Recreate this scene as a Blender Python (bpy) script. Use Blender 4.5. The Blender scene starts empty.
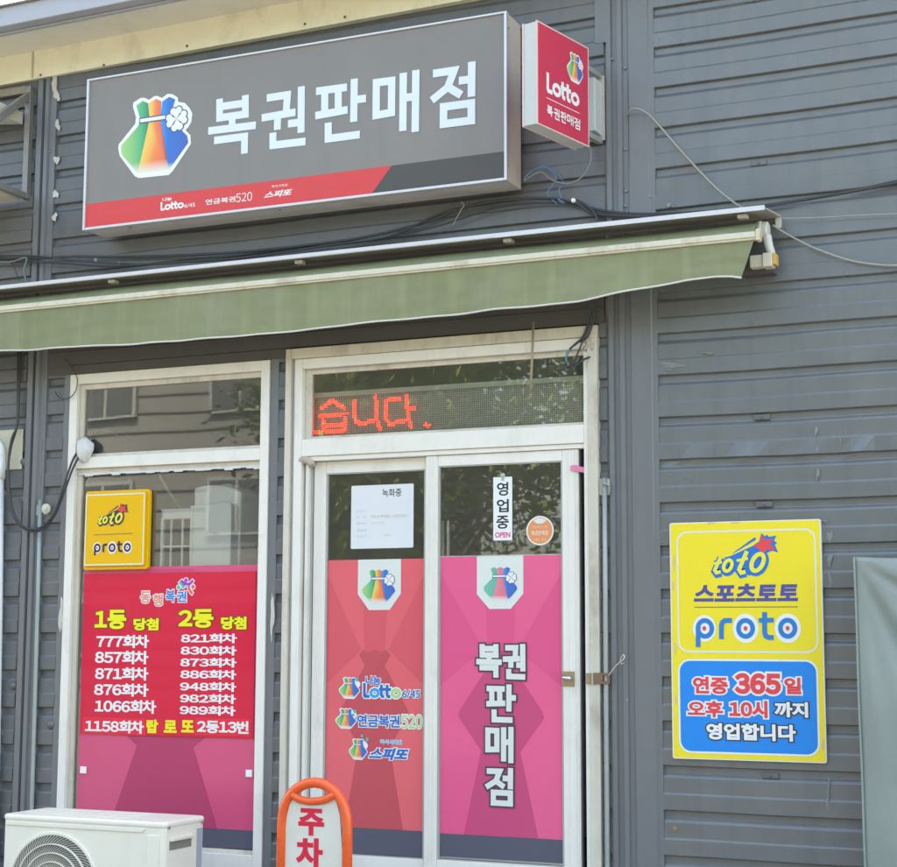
import bpy, bmesh, math, random
from mathutils import Vector, Matrix, noise
random.seed(7)
S = bpy.context.scene
COL = S.collection
R = math.radians

# ---------------------------------------------------------------- camera
CAM = Vector((0.0, -8.5, 1.6))
F_PX, YAW, PIT, ROL = 1638.1, R(23.847), R(7.3125), R(0.1807)
_fw = Vector((-math.sin(YAW)*math.cos(PIT), math.cos(YAW)*math.cos(PIT), math.sin(PIT)))
_r = Vector((math.cos(YAW), math.sin(YAW), 0)); _u = _r.cross(_fw)
_r2 = math.cos(ROL)*_r + math.sin(ROL)*_u
_u2 = -math.sin(ROL)*_r + math.cos(ROL)*_u
cd = bpy.data.cameras.new('camera'); cam = bpy.data.objects.new('camera', cd); COL.objects.link(cam)
m = Matrix((( _r2.x, _u2.x, -_fw.x, CAM.x), (_r2.y, _u2.y, -_fw.y, CAM.y), (_r2.z, _u2.z, -_fw.z, CAM.z), (0, 0, 0, 1)))
cam.matrix_world = m
cd.sensor_width = 36; cd.sensor_fit = 'HORIZONTAL'; cd.lens = F_PX/897*36
cd.clip_start = .05; cd.clip_end = 2000
S.camera = cam

# ---------------------------------------------------------------- light
SUN_EL, SUN_AZ = 54.0, 12.0      # degrees; the sun stands behind the shop, a little to the right
w = bpy.data.worlds.new('World'); S.world = w; w.use_nodes = True
nt = w.node_tree; bg = nt.nodes['Background']
sky = nt.nodes.new('ShaderNodeTexSky'); sky.sky_type = 'NISHITA'; sky.sun_disc = False
sky.sun_elevation = R(SUN_EL); sky.sun_rotation = R(SUN_AZ)
sky.air_density = 1.0; sky.dust_density = 4.0; sky.ozone_density = 1.0
nt.links.new(sky.outputs[0], bg.inputs[0]); bg.inputs[1].default_value = 0.15
sl = bpy.data.lights.new('sun', 'SUN'); sl.energy = 4.5; sl.angle = R(.5); sl.color = (1, .95, .87)
so = bpy.data.objects.new('sun', sl); COL.objects.link(so)
sd = Vector((math.sin(R(SUN_AZ))*math.cos(R(SUN_EL)), math.cos(R(SUN_AZ))*math.cos(R(SUN_EL)), math.sin(R(SUN_EL))))
so.rotation_euler = sd.to_track_quat('Z', 'Y').to_euler(); so.location = (0, 5, 30)
S.view_settings.view_transform = 'Standard'; S.view_settings.look = 'None'
S.view_settings.gamma = 1; S.view_settings.use_curve_mapping = False
S.view_settings.exposure = 2.8
S.view_settings.use_white_balance = True; S.view_settings.white_balance_temperature = 8000; S.view_settings.white_balance_tint = 5
S.render.film_transparent = False
try:
    S.cycles.max_bounces = 10; S.cycles.transparent_max_bounces = 16
except Exception: pass

# ---------------------------------------------------------------- picture point -> point on a real plane
def ray(px, py): return _r2*(px-448.5) - _u2*(py-433.5) + _fw*F_PX
class Plane:
    """a flat face in the place: origin, right, up, outward normal"""
    def __init__(s, o, u, v):
        s.o = Vector(o); s.u = Vector(u).normalized(); s.v = Vector(v).normalized(); s.n = s.u.cross(s.v)
    def uv(s, px, py):
        d = ray(px, py); t = (s.o-CAM).dot(s.n)/d.dot(s.n); p = CAM+d*t-s.o
        return (p.dot(s.u), p.dot(s.v))
    def w(s, a, b, off=0): return s.o+s.u*a+s.v*b+s.n*off
    def up(s, off): return Plane(s.o+s.n*off, s.u, s.v)
def wall(d): return Plane((0, -d, 0), (1, 0, 0), (0, 0, 1))
def at(px, py, d=0):
    a, b = wall(d).uv(px, py); return Vector((a, -d, b))
def X(px, py, d=0): return at(px, py, d).x
def Z(px, py, d=0): return at(px, py, d).z

# ---------------------------------------------------------------- materials
MATS = {}
def mat(name, col, rough=.5, metal=0, var=0, vscale=4, bump=0, bscale=60, spec=.5, emit=None, estr=0, streak=0, dirt=None, dirt_amt=.5, dscale=3, coat=0, stretch=(1, 1, 1)):
    if name in MATS: return MATS[name]
    m = bpy.data.materials.new(name); m.use_nodes = True; n = m.node_tree; b = n.nodes['Principled BSDF']
    c4 = (*col, 1)
    b.inputs['Base Color'].default_value = c4; b.inputs['Roughness'].default_value = rough
    b.inputs['Metallic'].default_value = metal; b.inputs['Specular IOR Level'].default_value = spec
    b.inputs['Coat Weight'].default_value = coat
    tc = n.nodes.new('ShaderNodeTexCoord'); src = None
    def noise(scale, detail=5, st=(1, 1, 1), rgh=.6):
        mp = n.nodes.new('ShaderNodeMapping'); mp.inputs['Scale'].default_value = st
        n.links.new(tc.outputs['Object'], mp.inputs[0])
        t = n.nodes.new('ShaderNodeTexNoise'); t.inputs['Scale'].default_value = scale; t.inputs['Detail'].default_value = detail
        t.inputs['Roughness'].default_value = rgh
        n.links.new(mp.outputs[0], t.inputs['Vector']); return t
    def ramp(t, a, bb):
        r = n.nodes.new('ShaderNodeValToRGB'); r.color_ramp.elements[0].position = a; r.color_ramp.elements[1].position = bb
        n.links.new(t.outputs['Fac'], r.inputs[0]); return r
    def mix(fac, a, bcol, amt=1):
        x = n.nodes.new('ShaderNodeMix'); x.data_type = 'RGBA'
        mu = n.nodes.new('ShaderNodeMath'); mu.operation = 'MULTIPLY'; mu.inputs[1].default_value = amt
        n.links.new(fac, mu.inputs[0]); n.links.new(mu.outputs[0], x.inputs['Factor'])
        if a is None: x.inputs[6].default_value = c4
        else: n.links.new(a, x.inputs[6])
        x.inputs[7].default_value = (*bcol, 1); return x.outputs[2]
    if var:
        r = ramp(noise(vscale, 6, stretch), .3, .7); src = mix(r.outputs[0], src, tuple(min(1, c*(1+var)) for c in col))
        r = ramp(noise(vscale*5.3, 4, stretch), .35, .75); src = mix(r.outputs[0], src, tuple(c*(1-var) for c in col), .6)
    if streak:
        r = ramp(noise(9, 4, (1, 1, .06)), .5, .8); src = mix(r.outputs[0], src, tuple(c*(1-streak) for c in col))
    if dirt:
        r = ramp(noise(dscale, 8, (1, 1, .5), .7), .52, .72); src = mix(r.outputs[0], src, dirt, dirt_amt)
    if src is not None:
        n.links.new(src, b.inputs['Base Color'])
        rr = noise(vscale*2, 3); mr = n.nodes.new('ShaderNodeMapRange'); mr.inputs[3].default_value = max(.03, rough-.1); mr.inputs[4].default_value = min(1, rough+.12)
        n.links.new(rr.outputs['Fac'], mr.inputs[0]); n.links.new(mr.outputs[0], b.inputs['Roughness'])
    if bump:
        t = noise(bscale, 4); bp = n.nodes.new('ShaderNodeBump'); bp.inputs['Strength'].default_value = bump; bp.inputs['Distance'].default_value = .01
        n.links.new(t.outputs['Fac'], bp.inputs['Height']); n.links.new(bp.outputs[0], b.inputs['Normal'])
    if emit:
        b.inputs['Emission Color'].default_value = (*emit, 1); b.inputs['Emission Strength'].default_value = estr
    MATS[name] = m; return m
def inkm(name, col, rough=.45): return mat('ink_'+name, col, rough, var=.04, vscale=15, spec=.3)

def uv_ramp(name, stops, fade=None):
    """printed colour blend across a shape, by its own UV"""
    if name in MATS: return MATS[name]
    m = bpy.data.materials.new(name); m.use_nodes = True; n = m.node_tree; b = n.nodes['Principled BSDF']; b.inputs['Roughness'].default_value = .45
    tc = n.nodes.new('ShaderNodeTexCoord'); sp = n.nodes.new('ShaderNodeSeparateXYZ'); n.links.new(tc.outputs['UV'], sp.inputs[0])
    r = n.nodes.new('ShaderNodeValToRGB'); e = r.color_ramp.elements
    e[0].position = stops[0][0]; e[0].color = (*stops[0][1], 1); e[1].position = stops[-1][0]; e[1].color = (*stops[-1][1], 1)
    for p, c in stops[1:-1]:
        q = e.new(p); q.color = (*c, 1)
    n.links.new(sp.outputs[0], r.inputs[0]); out = r.outputs[0]
    if fade:
        r2 = n.nodes.new('ShaderNodeValToRGB'); r2.color_ramp.elements[0].position = 0; r2.color_ramp.elements[1].position = fade
        r2.color_ramp.elements[0].color = (1, 1, 1, 1); r2.color_ramp.elements[1].color = (0, 0, 0, 1)
        n.links.new(sp.outputs[1], r2.inputs[0])
        x = n.nodes.new('ShaderNodeMix'); x.data_type = 'RGBA'; n.links.new(r2.outputs[0], x.inputs['Factor']); n.links.new(out, x.inputs[6]); x.inputs[7].default_value = (.75, .74, .68, 1); out = x.outputs[2]
    n.links.new(out, b.inputs['Base Color']); MATS[name] = m; return m

def glass_mat(name='window_glass', tint=(.97, .98, .97), ior=1.58):
    if name in MATS: return MATS[name]
    m = bpy.data.materials.new(name); m.use_nodes = True; n = m.node_tree; n.nodes.clear()
    o = n.nodes.new('ShaderNodeOutputMaterial'); mx = n.nodes.new('ShaderNodeMixShader'); fr = n.nodes.new('ShaderNodeFresnel'); fr.inputs['IOR'].default_value = ior
    t = n.nodes.new('ShaderNodeBsdfTransparent'); t.inputs[0].default_value = (*tint, 1)
    g = n.nodes.new('ShaderNodeBsdfGlossy'); g.inputs['Roughness'].default_value = .014; g.inputs['Color'].default_value = (1, 1, 1, 1)
    tc = n.nodes.new('ShaderNodeTexCoord'); no = n.nodes.new('ShaderNodeTexNoise'); no.inputs['Scale'].default_value = 1.2; no.inputs['Detail'].default_value = 1
    bp = n.nodes.new('ShaderNodeBump'); bp.inputs['Strength'].default_value = .05; bp.inputs['Distance'].default_value = .02
    n.links.new(tc.outputs['Object'], no.inputs['Vector']); n.links.new(no.outputs['Fac'], bp.inputs['Height']); n.links.new(bp.outputs[0], g.inputs['Normal'])
    # thin film of dust on the pane, strengthened to paint a grey haze
    df = n.nodes.new('ShaderNodeBsdfDiffuse'); df.inputs[0].default_value = (.45, .45, .42, 1)
    m2 = n.nodes.new('ShaderNodeMixShader'); m2.inputs[0].default_value = .06
    n.links.new(fr.outputs[0], mx.inputs[0]); n.links.new(t.outputs[0], mx.inputs[1]); n.links.new(g.outputs[0], mx.inputs[2])
    n.links.new(mx.outputs[0], m2.inputs[1]); n.links.new(df.outputs[0], m2.inputs[2]); n.links.new(m2.outputs[0], o.inputs[0])
    MATS[name] = m; return m

M = {}
M['siding'] = mat('painted_grey_steel_siding', (.126, .138, .145), .30, spec=.8, var=.14, vscale=1.6, streak=.16, bump=.16, bscale=9, dirt=(.17, .16, .14), dirt_amt=.45, dscale=2.4, stretch=(1, 1, .6))
M['siding_old'] = mat('weathered_grey_steel_siding', (.108, .118, .127), .36, spec=.7, var=.14, vscale=2.2, streak=.18, bump=.25, bscale=11, dirt=(.20, .17, .12), dirt_amt=.4, dscale=2.6)
M['trim'] = mat('grey_steel_trim', (.148, .158, .170), .36, spec=.7, var=.07, vscale=2, streak=.1, bump=.08, bscale=6)
M['trim_dark'] = mat('dark_grey_trim', (.085, .083, .082), .5, var=.08, vscale=3, streak=.12)
M['cream'] = mat('cream_fascia', (.85, .82, .64), .6, var=.06, vscale=2, dirt=(.42, .36, .24), dirt_amt=.5, dscale=3)
M['soffit'] = mat('pale_soffit', (.80, .78, .68), .6, var=.05, vscale=2, dirt=(.45, .4, .3), dirt_amt=.3)
M['gutter'] = mat('blue_grey_gutter', (.38, .40, .45), .4, var=.06)
M['frame'] = mat('off_white_aluminium_frame', (.78, .76, .70), .42, var=.04, vscale=3, streak=.04, dirt=(.42, .36, .27), dirt_amt=.3, dscale=5)
M['frame_old'] = mat('aged_cream_frame', (.62, .58, .49), .5, var=.08, vscale=4, streak=.15, dirt=(.28, .22, .16), dirt_amt=.55, dscale=6)
M['reveal'] = mat('frame_reveal', (.40, .40, .38), .5, var=.06)
M['seal'] = mat('black_rubber', (.03, .03, .032), .6)
M['dark'] = mat('dark_gap', (.035, .036, .04), .7)
M['glass'] = glass_mat()
M['room'] = mat('room_wall', (.5, .48, .45), .8, var=.05); M['room_floor'] = mat('room_floor', (.14, .12, .10), .5)
M['white_plastic'] = mat('white_plastic', (.86, .87, .87), .35, var=.03)
M['off_plastic'] = mat('off_white_plastic', (.60, .61, .55), .4, var=.04, dirt=(.45, .42, .34), dirt_amt=.3)
M['alu'] = mat('aluminium_edge', (.60, .60, .62), .35, metal=.35, var=.05)
M['cable_black'] = mat('black_cable', (.045, .048, .05), .55, var=.2, vscale=20)
M['cable_grey'] = mat('pale_grey_cable', (.33, .33, .28), .5, var=.12, vscale=20)
M['cable_blue'] = mat('blue_wire', (.12, .22, .42), .45)
M['galv'] = mat('galvanised_pipe', (.33, .37, .36), .4, metal=.3, var=.15, vscale=12, dirt=(.3, .22, .14), dirt_amt=.3)
M['white'] = mat('white_vinyl', (.78, .80, .80), .4, var=.02)
M['foam'] = mat('sealing_foam', (.66, .67, .66), .8, var=.08, vscale=14, bump=.8, bscale=50)
M['peel'] = mat('bare_peeled_primer', (.55, .53, .48), .8, var=.15, vscale=30)
M['rust'] = mat('rusty_steel', (.22, .13, .08), .6, metal=.3, var=.3, vscale=40)
M['chrome'] = mat('chrome', (.7, .7, .72), .15, metal=1)
M['screw'] = mat('screw_head', (.30, .31, .32), .4, metal=.5)

# ---------------------------------------------------------------- mesh helpers
class MB:
    def __init__(s): s.v = []; s.f = []; s.uv = []
    def add(s, vs, fs):
        k = len(s.v); s.v += [Vector(p) for p in vs]; s.f += [tuple(i+k for i in f) for f in fs]; return s
    def box(s, x0, x1, d0, d1, z0, z1):
        """d is how far a face stands out from the facade"""
        if x0 > x1: x0, x1 = x1, x0
        if z0 > z1: z0, z1 = z1, z0
        if d0 > d1: d0, d1 = d1, d0
        vs = [(x, -d, z) for d in (d0, d1) for z in (z0, z1) for x in (x0, x1)]
        return s.add(vs, [(0, 2, 3, 1), (4, 5, 7, 6), (0, 1, 5, 4), (2, 6, 7, 3), (0, 4, 6, 2), (1, 3, 7, 5)])
    def prism(s, pts, a, b, fn):
        """pts 2D, extruded between a and b; fn(u, v, t) -> 3D"""
        n = len(pts); vs = [fn(p[0], p[1], a) for p in pts]+[fn(p[0], p[1], b) for p in pts]
        fs = [tuple(range(n-1, -1, -1)), tuple(range(n, 2*n))]+[(i, (i+1) % n, n+(i+1) % n, n+i) for i in range(n)]
        return s.add(vs, fs)
    def obox(s, c, ax, hx):
        c = Vector(c); vs = [c+ax[0]*hx[0]*i+ax[1]*hx[1]*j+ax[2]*hx[2]*k for i in (-1, 1) for j in (-1, 1) for k in (-1, 1)]
        return s.add(vs, [(0, 1, 3, 2), (4, 6, 7, 5), (0, 4, 5, 1), (2, 3, 7, 6), (0, 2, 6, 4), (1, 5, 7, 3)])
    def bar(s, a, b, wd, th=None, up=(0, 0, 1)):
        a, b = Vector(a), Vector(b); d = (b-a); L = d.length; d.normalize(); sd_ = d.cross(Vector(up)).normalized(); u = sd_.cross(d)
        return s.obox((a+b)/2, (d, sd_, u), (L/2, wd/2, (th or wd)/2))
    def tube(s, pts, r, n=8, r1=None, cap=True):
        pts = [Vector(p) for p in pts]; k = len(s.v); N = len(pts); pr = None
        for i, p in enumerate(pts):
            t = (pts[min(i+1, N-1)]-pts[max(i-1, 0)]).normalized()
            if pr is None: pr = t.orthogonal().normalized()
            pr = (pr-t*pr.dot(t)).normalized(); q = t.cross(pr)
            rr = r if r1 is None else r+(r1-r)*i/max(1, N-1)
            for j in range(n):
                a = 2*math.pi*j/n; s.v.append(p+pr*math.cos(a)*rr+q*math.sin(a)*rr)
        for i in range(N-1):
            for j in range(n):
                s.f.append((k+i*n+j, k+i*n+(j+1) % n, k+(i+1)*n+(j+1) % n, k+(i+1)*n+j))
        if cap: s.f.append(tuple(k+j for j in range(n-1, -1, -1))); s.f.append(tuple(k+(N-1)*n+j for j in range(n)))
        return s
    def lathe(s, c, axis, prof, n=20):
        """prof: (radius, along)"""
        c = Vector(c); ax = Vector(axis).normalized(); p = ax.orthogonal().normalized(); q = ax.cross(p); k = len(s.v)
        for r_, h in prof:
            for j in range(n):
                a = 2*math.pi*j/n; s.v.append(c+ax*h+(p*math.cos(a)+q*math.sin(a))*r_)
        for i in range(len(prof)-1):
            for j in range(n): s.f.append((k+i*n+j, k+i*n+(j+1) % n, k+(i+1)*n+(j+1) % n, k+(i+1)*n+j))
        s.f.append(tuple(k+j for j in range(n-1, -1, -1))); s.f.append(tuple(k+(len(prof)-1)*n+j for j in range(n))); return s
    def build(s, name, mt, parent=None, smooth=False, bevel=0, uvs=None, seg=2):
        me = bpy.data.meshes.new(name); org = Vector((0, 0, 0)); p = parent
        while p is not None: org += p.location; p = p.parent
        me.from_pydata([tuple(v-org) for v in s.v], [], s.f); me.update()
        if uvs:
            L = me.uv_layers.new(name='UVMap')
            for lp in me.loops: L.data[lp.index].uv = uvs[lp.vertex_index]
        b = bmesh.new(); b.from_mesh(me)
        if not uvs and name not in NOFLIP: bmesh.ops.recalc_face_normals(b, faces=b.faces)
        b.to_mesh(me); b.free()
        me.materials.append(mt)
        if smooth:
            for q in me.polygons: q.use_smooth = True
        o = bpy.data.objects.new(name, me); COL.objects.link(o)
        if parent is not None: o.parent = parent
        if bevel:
            md = o.modifiers.new('bevel', 'BEVEL'); md.width = bevel; md.segments = seg; md.limit_method = 'ANGLE'; md.angle_limit = R(40)
        return o
NOFLIP = set()
def thing(name, loc, label, cat, group=None):
    o = bpy.data.objects.new(name, None); COL.objects.link(o); o.location = loc; o.empty_display_size = .1
    return tag(o, label, cat, group)
def tag(o, label=None, cat=None, group=None, kind=None):
    if label: o['label'] = label
    if cat: o['category'] = cat
    if group: o['group'] = group
    if kind: o['kind'] = kind
    return o
def recenter(o):
    """put a single-mesh thing's origin at its own base"""
    vs = [v.co for v in o.data.vertices]; c = Vector((sum(v.x for v in vs)/len(vs), sum(v.y for v in vs)/len(vs), min(v.z for v in vs)))
    for v in o.data.vertices: v.co -= c
    o.location += c; return o
def spline(pts, n=8):
    pts = [Vector(p) for p in pts]; out = []
    for i in range(len(pts)-1):
        p0 = pts[max(i-1, 0)]; p1 = pts[i]; p2 = pts[i+1]; p3 = pts[min(i+2, len(pts)-1)]
        for k in range(n):
            t = k/n; out.append(.5*((2*p1)+(p2-p0)*t+(2*p0-5*p1+4*p2-p3)*t*t+(3*p1-p0-3*p2+p3)*t**3))
    out.append(pts[-1]); return out
def rrect(x0, y0, x1, y1, r, n=6):
    if x0 > x1: x0, x1 = x1, x0
    if y0 > y1: y0, y1 = y1, y0
    P = []
    for cx, cy, a0 in ((x1-r, y1-r, 0), (x0+r, y1-r, 90), (x0+r, y0+r, 180), (x1-r, y0+r, 270)):
        for k in range(n+1):
            a = R(a0+90*k/n); P.append((cx+r*math.cos(a), cy+r*math.sin(a)))
    return P
def disc(cx, cy, r, n=24, ry=None): return [(cx+r*math.cos(2*math.pi*i/n), cy+(ry or r)*math.sin(2*math.pi*i/n)) for i in range(n)]

# ---------------------------------------------------------------- print and lettering on a plane
class Ink:
    """flat printed shapes on a plane, every shape a hair above the last so none share a plane"""
    def __init__(s, pl, off): s.pl = pl; s.off = off; s.k = 0; s.mb = MB()
    def poly(s, pts, px=False):
        if px: pts = [s.pl.uv(*p) for p in pts]
        a = sum(pts[i][0]*pts[(i+1) % len(pts)][1]-pts[(i+1) % len(pts)][0]*pts[i][1] for i in range(len(pts)))
        if a < 0: pts = pts[::-1]
        o = s.off+s.k*.00008; s.k += 1
        s.mb.add([s.pl.w(a_, b_, o) for a_, b_ in pts], [tuple(range(len(pts)))]); return s
    def stroke(s, pts, wd, closed=False, ext=0):
        P = [Vector(p).to_2d() if len(p) > 2 else Vector(p) for p in pts]; n = len(P)
        if not closed and ext:
            P[0] = P[0]-(P[1]-P[0]).normalized()*ext; P[-1] = P[-1]+(P[-1]-P[-2]).normalized()*ext
        L = []; Rr = []
        for i in range(n):
            if closed: a = (P[i]-P[i-1]).normalized(); b = (P[(i+1) % n]-P[i]).normalized()
            else:
                a = (P[i]-P[i-1]).normalized() if i else (P[1]-P[0]).normalized(); b = (P[i+1]-P[i]).normalized() if i < n-1 else a
            na = Vector((-a.y, a.x)); nb = Vector((-b.y, b.x)); mt_ = (na+nb)
            if mt_.length < .3: mt_ = na
            mt_.normalize(); k = wd/2/max(.35, mt_.dot(na)); L.append(P[i]+mt_*k); Rr.append(P[i]-mt_*k)
        o = s.off+s.k*.00008; s.k += 1
        vs = [s.pl.w(p.x, p.y, o) for p in L]+[s.pl.w(p.x, p.y, o) for p in Rr]
        fs = [(i, n+i, n+(i+1) % n, (i+1) % n) for i in range(n if closed else n-1)]
        s.mb.add(vs, fs); return s
    def done(s, name, mt, parent):
        s.mb_name = name
        me_o = None
        NOFLIP.add(name); me_o = s.mb.build(name, mt, parent); return me_o
FNT = {}
def font_mesh(body, bold, shear):
    k = (body, bold, shear)
    if k in FNT: return FNT[k]
    c = bpy.data.curves.new('t', 'FONT'); c.body = body; c.size = 1; c.bevel_depth = bold; c.bevel_resolution = 1; c.shear = shear; c.resolution_u = 5
    o = bpy.data.objects.new('t', c); COL.objects.link(o); dg = bpy.context.evaluated_depsgraph_get()
    me = bpy.data.meshes.new_from_object(o.evaluated_get(dg), depsgraph=dg)
    vs = [v.co.copy() for v in me.vertices]; fs = [tuple(p.vertices) for p in me.polygons]
    bpy.data.objects.remove(o); bpy.data.curves.remove(c); bpy.data.meshes.remove(me)
    FNT[k] = (vs, fs); return FNT[k]
WIDE = {c: chr(0xFF10+int(c)) for c in '0123456789'}
def composed(body, bold, shear, gap):
    k = (body, bold, shear, gap)
    if k in FNT: return FNT[k]
    V = []; Fc = []; x = 0
    for ch in body:
        if ch == ' ': x += .3; continue
        vs, fs = font_mesh(WIDE.get(ch, ch), bold, shear); v0, _ = font_mesh(WIDE.get(ch, ch), .001, shear)
        a0 = min(v.x for v in v0); a1 = max(v.x for v in v0); n = len(V)
        V += [Vector((v.x-a0+x, v.y, v.z)) for v in vs]; Fc += [tuple(i+n for i in f) for f in fs]
        x += a1-a0+gap
    FNT[k] = (V, Fc); return FNT[k]
def text(mb, pl, body, box, off, bold=.02, shear=0, grow=0, px=True, slope=True, thick=.0003, gap=None):
    """box: picture box (x0,y0,x1,y1) of the word, or its box on the plane; grow: outline growth in font units"""
    x0, y0, x1, y1 = box
    if px:
        xm, ym = (x0+x1)/2, (y0+y1)/2
        if slope:
            c = pl.uv(xm, ym); q = Vector(pl.w(c[0]+.2, c[1]))-CAM; p_ = Vector(pl.w(*c))-CAM
            pr = lambda v: (v.dot(_r2)/v.dot(_fw), -v.dot(_u2)/v.dot(_fw))
            a, b = pr(p_), pr(q); sl_ = abs((b[1]-a[1])/(b[0]-a[0]))*abs(x1-x0)/2; y0 += sl_; y1 -= sl_
        u0 = pl.uv(x0, ym)[0]; u1 = pl.uv(x1, ym)[0]; v1 = pl.uv(xm, y0)[1]; v0 = pl.uv(xm, y1)[1]
    else: u0, v0, u1, v1 = box
    fm = font_mesh if gap is None else (lambda b_, o_, s_: composed(b_, o_, s_, gap))
    vs, fs = fm(body, bold, shear)
    a0 = min(v.x for v in vs); a1 = max(v.x for v in vs); b0 = min(v.y for v in vs); b1 = max(v.y for v in vs)
    if grow: vs2, fs = fm(body, bold+grow, shear)
    else: vs2 = vs
    sx = (u1-u0)/(a1-a0); sy = (v1-v0)/(b1-b0); zm = max(abs(v.z) for v in vs2) or 1
    mb.add([pl.w(u0+(v.x-a0)*sx, v0+(v.y-b0)*sy, off+v.z/zm*thick) for v in vs2], fs)
def lettering(items, pl, name, mt, parent, off, **kw):
    mb = MB()
    for it in items: text(mb, pl, it[0], it[1], off, **{**kw, **(it[2] if len(it) > 2 else {})})
    return mb.build(name, mt, parent)

# word strokes of the big rounded sign lettering, traced once, reused at any size
def _z(pts, ox, oy, sc=5.98): return [(ox+x/sc, oy+y/sc) for x, y in pts]
A_ = lambda *p: _z(p, 200, 75)
B_ = lambda *p: _z(p, 345, 55)
GLY_PX = {
 '복': [(A_((118,142),(118,256),(272,234),(272,120)),0),(A_((118,190),(272,168)),0),(A_((193,250),(193,312)),0),(A_((50,335),(335,300)),0),(A_((85,392),(268,368),(266,470)),0)],
 '권': [(A_((400,138),(524,119),(516,222)),0),(A_((370,257),(572,222)),0),(A_((465,250),(463,328)),0),(A_((527,292),(600,283)),0),(A_((607,68),(605,345)),0),(A_((437,345),(437,420),(632,397)),0)],
 '판': [(A_((695,98),(880,73)),0),(A_((747,100),(747,235)),0),(A_((828,90),(828,222)),0),(A_((690,244),(884,208)),0),(A_((768,285),(768,381),(957,356)),0),(B_((57,142),(53,400)),0),(B_((57,269),(127,259)),0)],
 '매': [(B_((189,166),(281,154),(279,344),(187,361)),1),(B_((350,107),(347,455)),0),(B_((425,90),(421,460)),0),(B_((350,256),(425,249)),0)],
 '점': [(B_((527,112),(654,93),(615,195),(520,272)),0),(B_((612,190),(697,240)),0),(B_((682,155),(760,145)),0),(B_((760,40),(757,250)),0),(B_((591,311),(757,289),(757,392),(590,413)),1)],
}
SIGN = wall(.25)
GLY = {}
for ch, st in GLY_PX.items():
    q = [([SIGN.uv(*p) for p in pts], c) for pts, c in st]; hw = .023
    allp = [p for pts, _ in q for p in pts]
    x0 = min(p[0] for p in allp); x1 = max(p[0] for p in allp); y0 = min(p[1] for p in allp); y1 = max(p[1] for p in allp)
    GLY[ch] = (q, (x0, y0, x1, y1))
def glyph(ink, ch, box=None, wd=.046, grow=0):
    q, (x0, y0, x1, y1) = GLY[ch]
    if box: bx0, by0, bx1, by1 = box; f = lambda p: (bx0+(p[0]-x0)/(x1-x0)*(bx1-bx0), by0+(p[1]-y0)/(y1-y0)*(by1-by0))
    else: f = lambda p: p
    for pts, c in q: ink.stroke([f(p) for p in pts], wd+2*grow, bool(c), ext=grow)

def lotto(pl, box, off, mats, T, grow=0, name='lettering'):
    """rounded bold five-letter word; mats: one per letter"""
    u0, v0, u1, v1 = box; H = v1-v0; f = lambda x, y: (u0+(x/2.46)*(u1-u0), v0+y*H); wd = .185*H+2*grow
    sx = (u1-u0)/2.46/H
    circ = lambda cx: [f(cx+.24*math.cos(2*math.pi*k/22), .335+.245*math.sin(2*math.pi*k/22)) for k in range(22)]
    L = [[([f(.09, 1), f(.09, .16), f(.13, .095), f(.42, .095)], 0)], [(circ(.75), 1)], [([f(1.19, .90), f(1.19, .22), f(1.24, .11), f(1.36, .095)], 0), ([f(1.05, .60), f(1.40, .60)], 0)], [([f(1.56, .90), f(1.56, .22), f(1.61, .11), f(1.76, .095)], 0), ([f(1.40, .60), f(1.80, .60)], 0)], [(circ(2.12), 1)]]
    done = {}
    for k, m_ in enumerate(mats):
        i = done.get(m_) or Ink(pl, off+.0001*k); done[m_] = i
        for pts, c in L[k]: i.stroke(pts, wd, bool(c), ext=grow)
    for m_, i in done.items(): i.done(name, m_, T)

# the money-bag emblem, traced once
EZ = lambda pts: [SIGN.uv(110+x/8.67, 85+y/8.67) for x, y in pts]
E_OUT = EZ([(72,548),(76,515),(220,335),(226,280),(200,190),(203,152),(265,112),(300,110),(340,128),(385,96),(415,95),(450,112),(500,76),(545,80),(588,108),(592,145),(650,155),(690,200),(714,245),(706,320),(680,365),(655,390),(698,435),(702,510),(545,745),(510,780),(250,807),(215,790),(85,615)])
E_G = EZ([(228,178),(285,138),(332,158),(342,270),(335,340),(240,768),(100,600),(95,530),(245,355),(262,290)])
E_O = EZ([(335,158),(400,120),(448,142),(440,270),(445,340),(512,735),(240,768),(335,340),(342,270)])
E_B = EZ([(455,142),(515,103),(568,125),(545,200),(560,300),(620,390),(670,440),(680,500),(545,690),(512,735),(445,340),(440,270)])
_ex = (min(p[0] for p in E_OUT), min(p[1] for p in E_OUT), max(p[0] for p in E_OUT), max(p[1] for p in E_OUT))
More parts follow.
